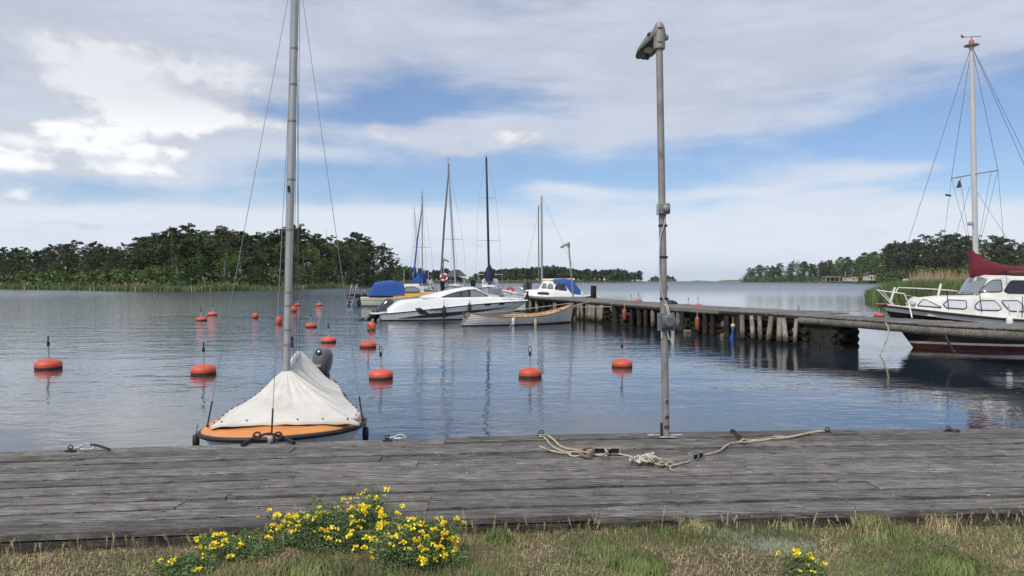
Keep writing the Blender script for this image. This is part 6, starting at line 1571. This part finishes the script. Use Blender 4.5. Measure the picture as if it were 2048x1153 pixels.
for k_, (px, y_) in enumerate(((808, 540), (826, 545), (857, 541), (848, 542))):
    t = thing('far_mast', ('first', 'second', 'fourth', 'third')[k_] + ' from left of four thin short masts against the far wood', 'mast', (sx(px, 95), 95, 0)); MB().tube([(0, 0, 0), (0, 0, zz(y_, 95))], .05, 6).build('pole', m_alu, t)
# small work boat behind the pier
t = thing('small_boat', 'small open boat with rails and a red lifebuoy by the pair of thick posts', 'small boat', (sx(1050, 58), 58, 0), R(180))
h_ = Hull(3.6, [(0, .6), (.4, .72), (.8, .45), (1, 0)], [(0, .95), (.5, .95), (1, 1.2)], -.2, [(0, .3), (1, .8)], .5, .2); h_.shell([(lambda q: h_.S(q), 0, 5)]).build('hull', m_gelg, t, smooth=50); h_.deck(-.1, 0).build('deck', m_gelg, t)
for yy in (.5, -.5): MB().tube(spline([(.3, yy, .9), (.3, yy, 1.5), (1.5, yy, 1.55), (2.6, yy * .7, 1.5), (2.7, yy * .7, 1.0)], 4), .03, 6).build('rail', m_chrome, t)
MB().torus((1.2, .55, 1.35), .25, .08, 16, 6, Matrix.Rotation(R(90), 3, 'X')).build('life_ring', mat('red_plastic', (.55, .03, .03), .5), t)

# ------------------------------------------------------------------ big motor sailer at the right
MPt = Vector((sx(1765, 23.4), 23.4, 0)); hd = math.pi - .10; mL = 8.6; ax_ = Vector((math.cos(hd), math.sin(hd), 0))
ms = thing('motor_sailer', 'white and black motor sailer with curtained windows and maroon sail cover behind the jetty', 'motor sailer', MPt - ax_ * mL, hd)
inv = (Matrix.Translation(MPt - ax_ * mL) @ Matrix.Rotation(hd, 4, 'Z')).inverted()
def mx_(px, y, hw=0.0):      # local point from a photo point at half-width hw on the near side
    k_ = (px - 1024) / F; n = Vector((-math.sin(hd), math.cos(hd), 0)); o = MPt + n * hw     # near side: local +y
    d_ = -ax_; s_ = (k_ * o.y - o.x) / (d_.x - k_ * d_.y); q = o + d_ * s_; q.z = H - (y - HY) / F * q.y; return inv @ q
MH = Hull(mL, [(0, .95), (.25, 1.25), (.5, 1.35), (.7, 1.22), (.85, .85), (.94, .45), (.985, .15), (1, 0)], [(0, 1.0), (.3, .88), (.6, .96), (.8, 1.12), (1, 1.34)], -.3, [(0, .45), (.5, .33), (.8, .5), (1, .9)], 1.15, .5)
MH.shell([(lambda t: .13 + .02 * t, 1, 3), (lambda t: .20 + .02 * t, 0, 1), (lambda t: MH.S(t) - .19 + .03 * t, 2, 4), (lambda t: MH.S(t), 0, 3)], 44).build('hull', [m_gelg, m_red, m_blk], ms, smooth=50)
MH.rail(.035, 44, 0, .005).build('rubbing_strake', m_blk, ms); MH.rail(.022, 44, .05, -.03).build('toe_rail', m_gelg, ms); MH.deck(.02, .05).build('deck', m_gelg, ms, smooth=60)
sxl = lambda px, hw: mx_(px, 600, hw).x
CM = Cabin([(.6, 1.0, .95, .9, 1.55), (sxl(2045, 1.0), 1.02, .92, .9, 1.63), (sxl(1950, .95), 1.0, .88, .95, 1.64), (sxl(1900, .85), .9, .78, 1.0, 1.60), (sxl(1856, .68), .74, .62, 1.06, 1.54), (sxl(1848, .6), .62, .5, 1.08, 1.56), (sxl(1832, .5), .5, .4, 1.12, 1.16)], .07, .06)
CM.shell(4).build('cabin', m_gelg, ms, smooth=40)
m_curt = mat('curtained_glass', (.50, .53, .57), .12, coat=.6)
def mwin(pts_lo, pts_hi, hw, m_=m_curt, surf=None, fr=m_blk):
    f = lambda P: sorted([(mx_(x, y, hw).x, mx_(x, y, hw).z) for x, y in P]); w0 = len(ms.children)
    window(ms, surf or CM, f(pts_lo), f(pts_hi), m_, fr, sides=(1, -1), r=.014)
    if m_ is m_curt:
        lo, hi = f(pts_lo), f(pts_hi); wob = [c for c in ms.children if c.name.startswith('window')][-1]
        x0, x1 = lo[0][0], lo[-1][0]; n = int((x1 - x0) / .025) * 2
        rows = [[], [], []]
        for i in range(1, n):
            x = lerp(x0, x1, i / n); a, b = pl(lo, x) + .02, pl(hi, x) - .02
            if b > a:
                for j, z in enumerate((a, (a + b) / 2, b)): rows[j].append(Vector((x, (surf or CM).y(x, z) + .014 + (.010 if i % 2 else 0), z)))
        MB().grid(rows).build('curtain', mat('curtain_white', (.62, .64, .68), .8), wob)
mwin([(1842, 612.5), (1879, 615.5)], [(1842, 611.5), (1852, 598.5), (1889, 598.5), (1879, 614.5)], .68)
mwin([(1888, 610), (1893, 616.5), (1925, 618.5), (1930, 615)], [(1888, 609), (1897, 600), (1934, 601.5), (1938, 604), (1930, 613)][:4] , .82)
mwin([(1949.5, 616), (1955, 620.5), (1998, 621.5), (2001, 618)], [(1949.5, 612), (1959, 602), (1990, 601.5), (2001, 616)], .93)
mwin([(2005, 605), (2018, 622.5), (2046, 624)], [(2005, 602), (2036, 601.5), (2046, 611)], .96)
CP_ = Cabin([(.9, .86, .70, 1.6, 2.22), (sxl(2020, .8), .88, .72, 1.6, 2.26), (sxl(1992, .8), .86, .70, 1.6, 2.27), (sxl(1982, .78), .84, .66, 1.6, 2.22), (sxl(1960, .75), .80, .62, 1.62, 1.66)], .07, .05)
CP_.shell(4).build('wheelhouse', m_gelg, ms, smooth=40)
mwin([(1964, 584.5), (1998, 584.2), (2004, 581)], [(1964, 583), (1988, 560), (2014, 560), (2016, 562.5)][:3] + [(2004, 578)] if False else [(1964, 583), (1986, 560.5), (2004, 560)], .80, m_glassl, CP_)
mwin([(2009, 583), (2012, 586.5), (2060, 587.5)], [(2009, 581), (2024, 561.5), (2060, 562)], .82, m_glass, CP_)
mb = MB(); rows = []
for k_ in range(4):
    x = lerp(sxl(1982, .78), sxl(1961, .75), k_ / 3); z = lerp(2.20, 1.72, k_ / 3); rows.append([Vector((x + .03, q * .62, z + .08 * (1 - q * q))) for q in (-1, -.5, 0, .5, 1)])
mb.grid(rows).build('windscreen', m_glassl, ms, smooth=False)
MB().bbox((sxl(2035, 0), 0, 2.40), (.8, .9, .14), .05).build('roof_hatch', m_red, ms)
# mast and rig
mz = lambda y: H - (y - HY) / F * 23.15
b0 = mx_(1953, 590, 0); b0.z = 1.66; t0 = mx_(1943, 92, 0)
MB().tube([b0, (b0 + t0) / 2, t0], [.068, .068, .060], 16, sq=1.2).build('mast', m_gelg if False else mat('mast_white', (.50, .50, .49), .4, var=.05), ms, smooth=60)
MB().bbox((b0.x, 0, 1.92), (.16, .24, .55), .02).bbox((b0.x + .12, .12, 1.85), (.07, .06, .35), .01).bbox((b0.x + .12, -.12, 1.85), (.07, .06, .35), .01).build('tabernacle', m_gelg, ms)
MB().lathe([(.10, -.02), (.21, .02), (.215, .04), (.10, .05)], 24, t0 + Vector((0, 0, -.02))).build('masthead_ring', m_alu, ms)
MB().lathe([(.06, 0), (.075, .02), (.075, .12), (.05, .16), (.01, .17)], 14, t0 + Vector((0, 0, .03))).build('masthead_light', mat('orange_lens', (.5, .10, .03), .4), ms, smooth=50)
MB().tube([t0 + Vector((.25, 0, .28)), t0 + Vector((-.28, 0, .29))], .010, 5).tube([t0 + Vector((0, 0, .18)), t0 + Vector((0, 0, .30))], .010, 5).prism([t0 + Vector((.20, 0, .28)), t0 + Vector((.30, 0, .25)), t0 + Vector((.33, 0, .37))], (0, 1, 0), .01).build('wind_vane', m_iron, ms)
MB().bbox(mx_(1941, 448, 0) + Vector((.03, .05, 0)), (.14, .12, .12), .02).build('steaming_light', m_alu, ms)
sl0, sr0 = inv @ at(1903, 357, 23.9), inv @ at(1996, 341, 22.35)
MB().tube([sl0, mx_(1947, 349, 0) , sr0], .020, 8).build('spreader', m_alu, ms)
chl, chr_ = inv @ at(1940, 505, 23.6), inv @ at(1957, 500, 22.6)
for a, b in ((t0, sl0), (t0, sr0), (sl0, inv @ at(1941, 500, 23.5)), (sr0, inv @ at(1957, 500, 22.7)), (inv @ at(1982, 345, 22.6), inv @ at(1960, 470, 22.7)), (inv @ at(1920, 352, 23.6), inv @ at(1938, 480, 23.3)),
             (t0, inv @ at(1787, 575, 23.3)), (t0, inv @ at(2075, 390, 24.2)), (t0, inv @ at(2110, 430, 22.5)), (sr0, inv @ at(2016, 590, 22.2)), (inv @ at(1948, 375, 23.1), inv @ at(2048, 530, 23.1)), (inv @ at(1940, 372, 23.1), inv @ at(1885, 570, 23.0)), (sl0, inv @ at(1885, 500, 23.6)), (inv @ at(1885, 500, 23.6), inv @ at(1878, 590, 23.8))):
    wire(a, b, .0065 if a.z > 6 or b.z > 5 else .005, 'stay', mat('dark_wire', (.06, .06, .065), .5, metal=.3), ms)
MB().grid([[inv @ at(1920, 360, 23.5), inv @ at(1917, 363, 23.5)], [inv @ at(1923, 375, 23.5), inv @ at(1912, 377, 23.5)]]).build('pennant', mat('dark_flag', (.07, .035, .045), .8), ms)
t = thing('gull', 'dark bird sitting on the halyard left of the motor sailer mast', 'bird', at(1896, 391, 23.6)); MB().ball((0, 0, 0), (.09, .03, .035), 10, 6).ball((-.07, 0, .03), .025, 8, 6).add([(0, 0, 0), (.12, .02, .02), (.1, 0, -.06)], [(0, 1, 2)]).build('body', mat('bird_dark', (.04, .04, .045), .7), t, smooth=True)
t = thing('gull', 'tiny gull flying low over the water at the horizon', 'bird', at(1443, 557, 300)); MB().add([(-.9, 0, .35), (-.3, 0, .12), (0, 0, 0), (.3, 0, .12), (.9, 0, .35), (0, .3, 0)], [(0, 1, 5), (1, 2, 5), (2, 3, 5), (3, 4, 5)]).ball((0, .1, 0), (.12, .4, .1), 8, 6).build('body', mat('bird_dark', (.04, .04, .045), .7), t, smooth=False)
# maroon cover over the boomed sail
rows = []
bx0 = mx_(1948, 540, 0).x
for i in range(26):
    u = i / 25; x = bx0 + .12 - u * 3.7
    zt = sm([(0, mz(497)), (.05, mz(506)), (.14, mz(520)), (.28, mz(531)), (.5, mz(533)), (1, mz(535))], u); zb = sm([(0, mz(556)), (.06, mz(557)), (.2, mz(552)), (.5, mz(551)), (1, mz(552))], u)
    r = sm([(0, .10), (.08, .17), (.3, .17), (1, .12)], u); c = (zt + zb) / 2; hh = (zt - zb) / 2
    rows.append([Vector((x + .02 * N3(j * .9, i * .4), (r + .03 * N3(i * .5, j * .7, 2)) * math.cos(a), c + hh * math.sin(a) + .02 * N3(i * .6, j * .8))) for j, a in enumerate([6.2832 * k_ / 18 for k_ in range(18)])])
mb = MB(); mb.grid(rows, close=True); mb.add(rows[0], [tuple(range(18))]); mb.add(rows[-1], [tuple(range(18))]); mb.build('sail_cover', m_marc, ms, smooth=60)
MB().tube([(bx0, 0, mz(553)), (bx0 - 3.8, 0, mz(553))], .05, 8).build('boom', m_alu, ms)
# pulpit, rails, stanchions
P = lambda px, y, hw: mx_(px, y, hw)
MB().tube([P(1786, 611, .15), P(1756, 581, .12), P(1808, 588, .45), P(1818, 608, .5) , P(1824, 636, .7)], .020, 8).build('pulpit', m_gelg, ms, smooth=False)
MB().tube([P(1788, 610, -.3), P(1766, 584, -.25), P(1754, 580, .1)], .018, 8).build('pulpit', m_gelg, ms)
MB().tube(spline([P(1792, 585, -.5), P(1796, 577, -.5), P(1803, 576, -.5), P(1870, 579, -.7), P(1955, 586, -.8)], 5), .018, 8).build('guard_rail', m_gelg, ms)
for a, b, r in (((1780, 607, .0), (1790, 575, .0), .035), ((1876, 592, 0), (1882, 568, 0), .035)): MB().tube([P(*a), P(*b)], r, 8).build('post', m_gelg, ms)
for a, b, hw in (((1894, 582), (1897, 617), .9), ((1959, 588), (1964, 624), 1.15), ((2045, 594), (2044, 636), 1.25), ((1797, 588), (1803, 611), .4)): MB().tube([P(*a, hw), P(*b, hw)], .014, 6).build('stanchion', m_black, ms)
MB().tube([P(1808, 590, .45), P(1845, 597, .7)], .006, 5).build('guard_wire', m_gelg, ms); MB().tube([P(1880, 590, .3), P(2015, 588, .35)], .02, 6).build('roof_rail', mat('dark_wood', (.07, .05, .04), .7), ms)
MB().bbox(P(1770, 610, 0) + Vector((.0, 0, .02)), (.55, .25, .04), .01).build('bow_roller', m_varn, ms)
MB().ball(P(1822, 610, .2) + Vector((0, 0, .03)), (.18, .12, .07), 12, 6).build('rope_heap', m_rope, ms, smooth=True)
q = ms.matrix_basis @ mx_(2019, 643, 1.45); hang_fender(q, .09, .5, q.z - .35, q.z + .5, m_gelg, 'white fender hanging at the near side of the motor sailer', m_rope)
for px, y in ((2036, 640),): MB().bbox(P(px, 632, 1.2), (.05, .04, .42), .008).build('post', m_gelg, ms)
# ------------------------------------------------------------------ thin sea haze
mh = bpy.data.materials.new('haze'); mh.use_nodes = True; hn = NT(mh.node_tree); hn.n.remove(hn.n['Principled BSDF'])
pv = hn.new('ShaderNodeVolumePrincipled'); pv.inputs['Color'].default_value = (.72, .80, .92, 1); pv.inputs['Density'].default_value = .00006; pv.inputs['Anisotropy'].default_value = .2
hn.l.new(pv.outputs[0], hn.n['Material Output'].inputs['Volume'])
hz_o = MB().box((0, 2000, 24), (9400, 4700, 52)).build('haze', mh, smooth=False, kind='stuff'); tag(hz_o, 'thin pale sea haze in the air over the water', 'haze')
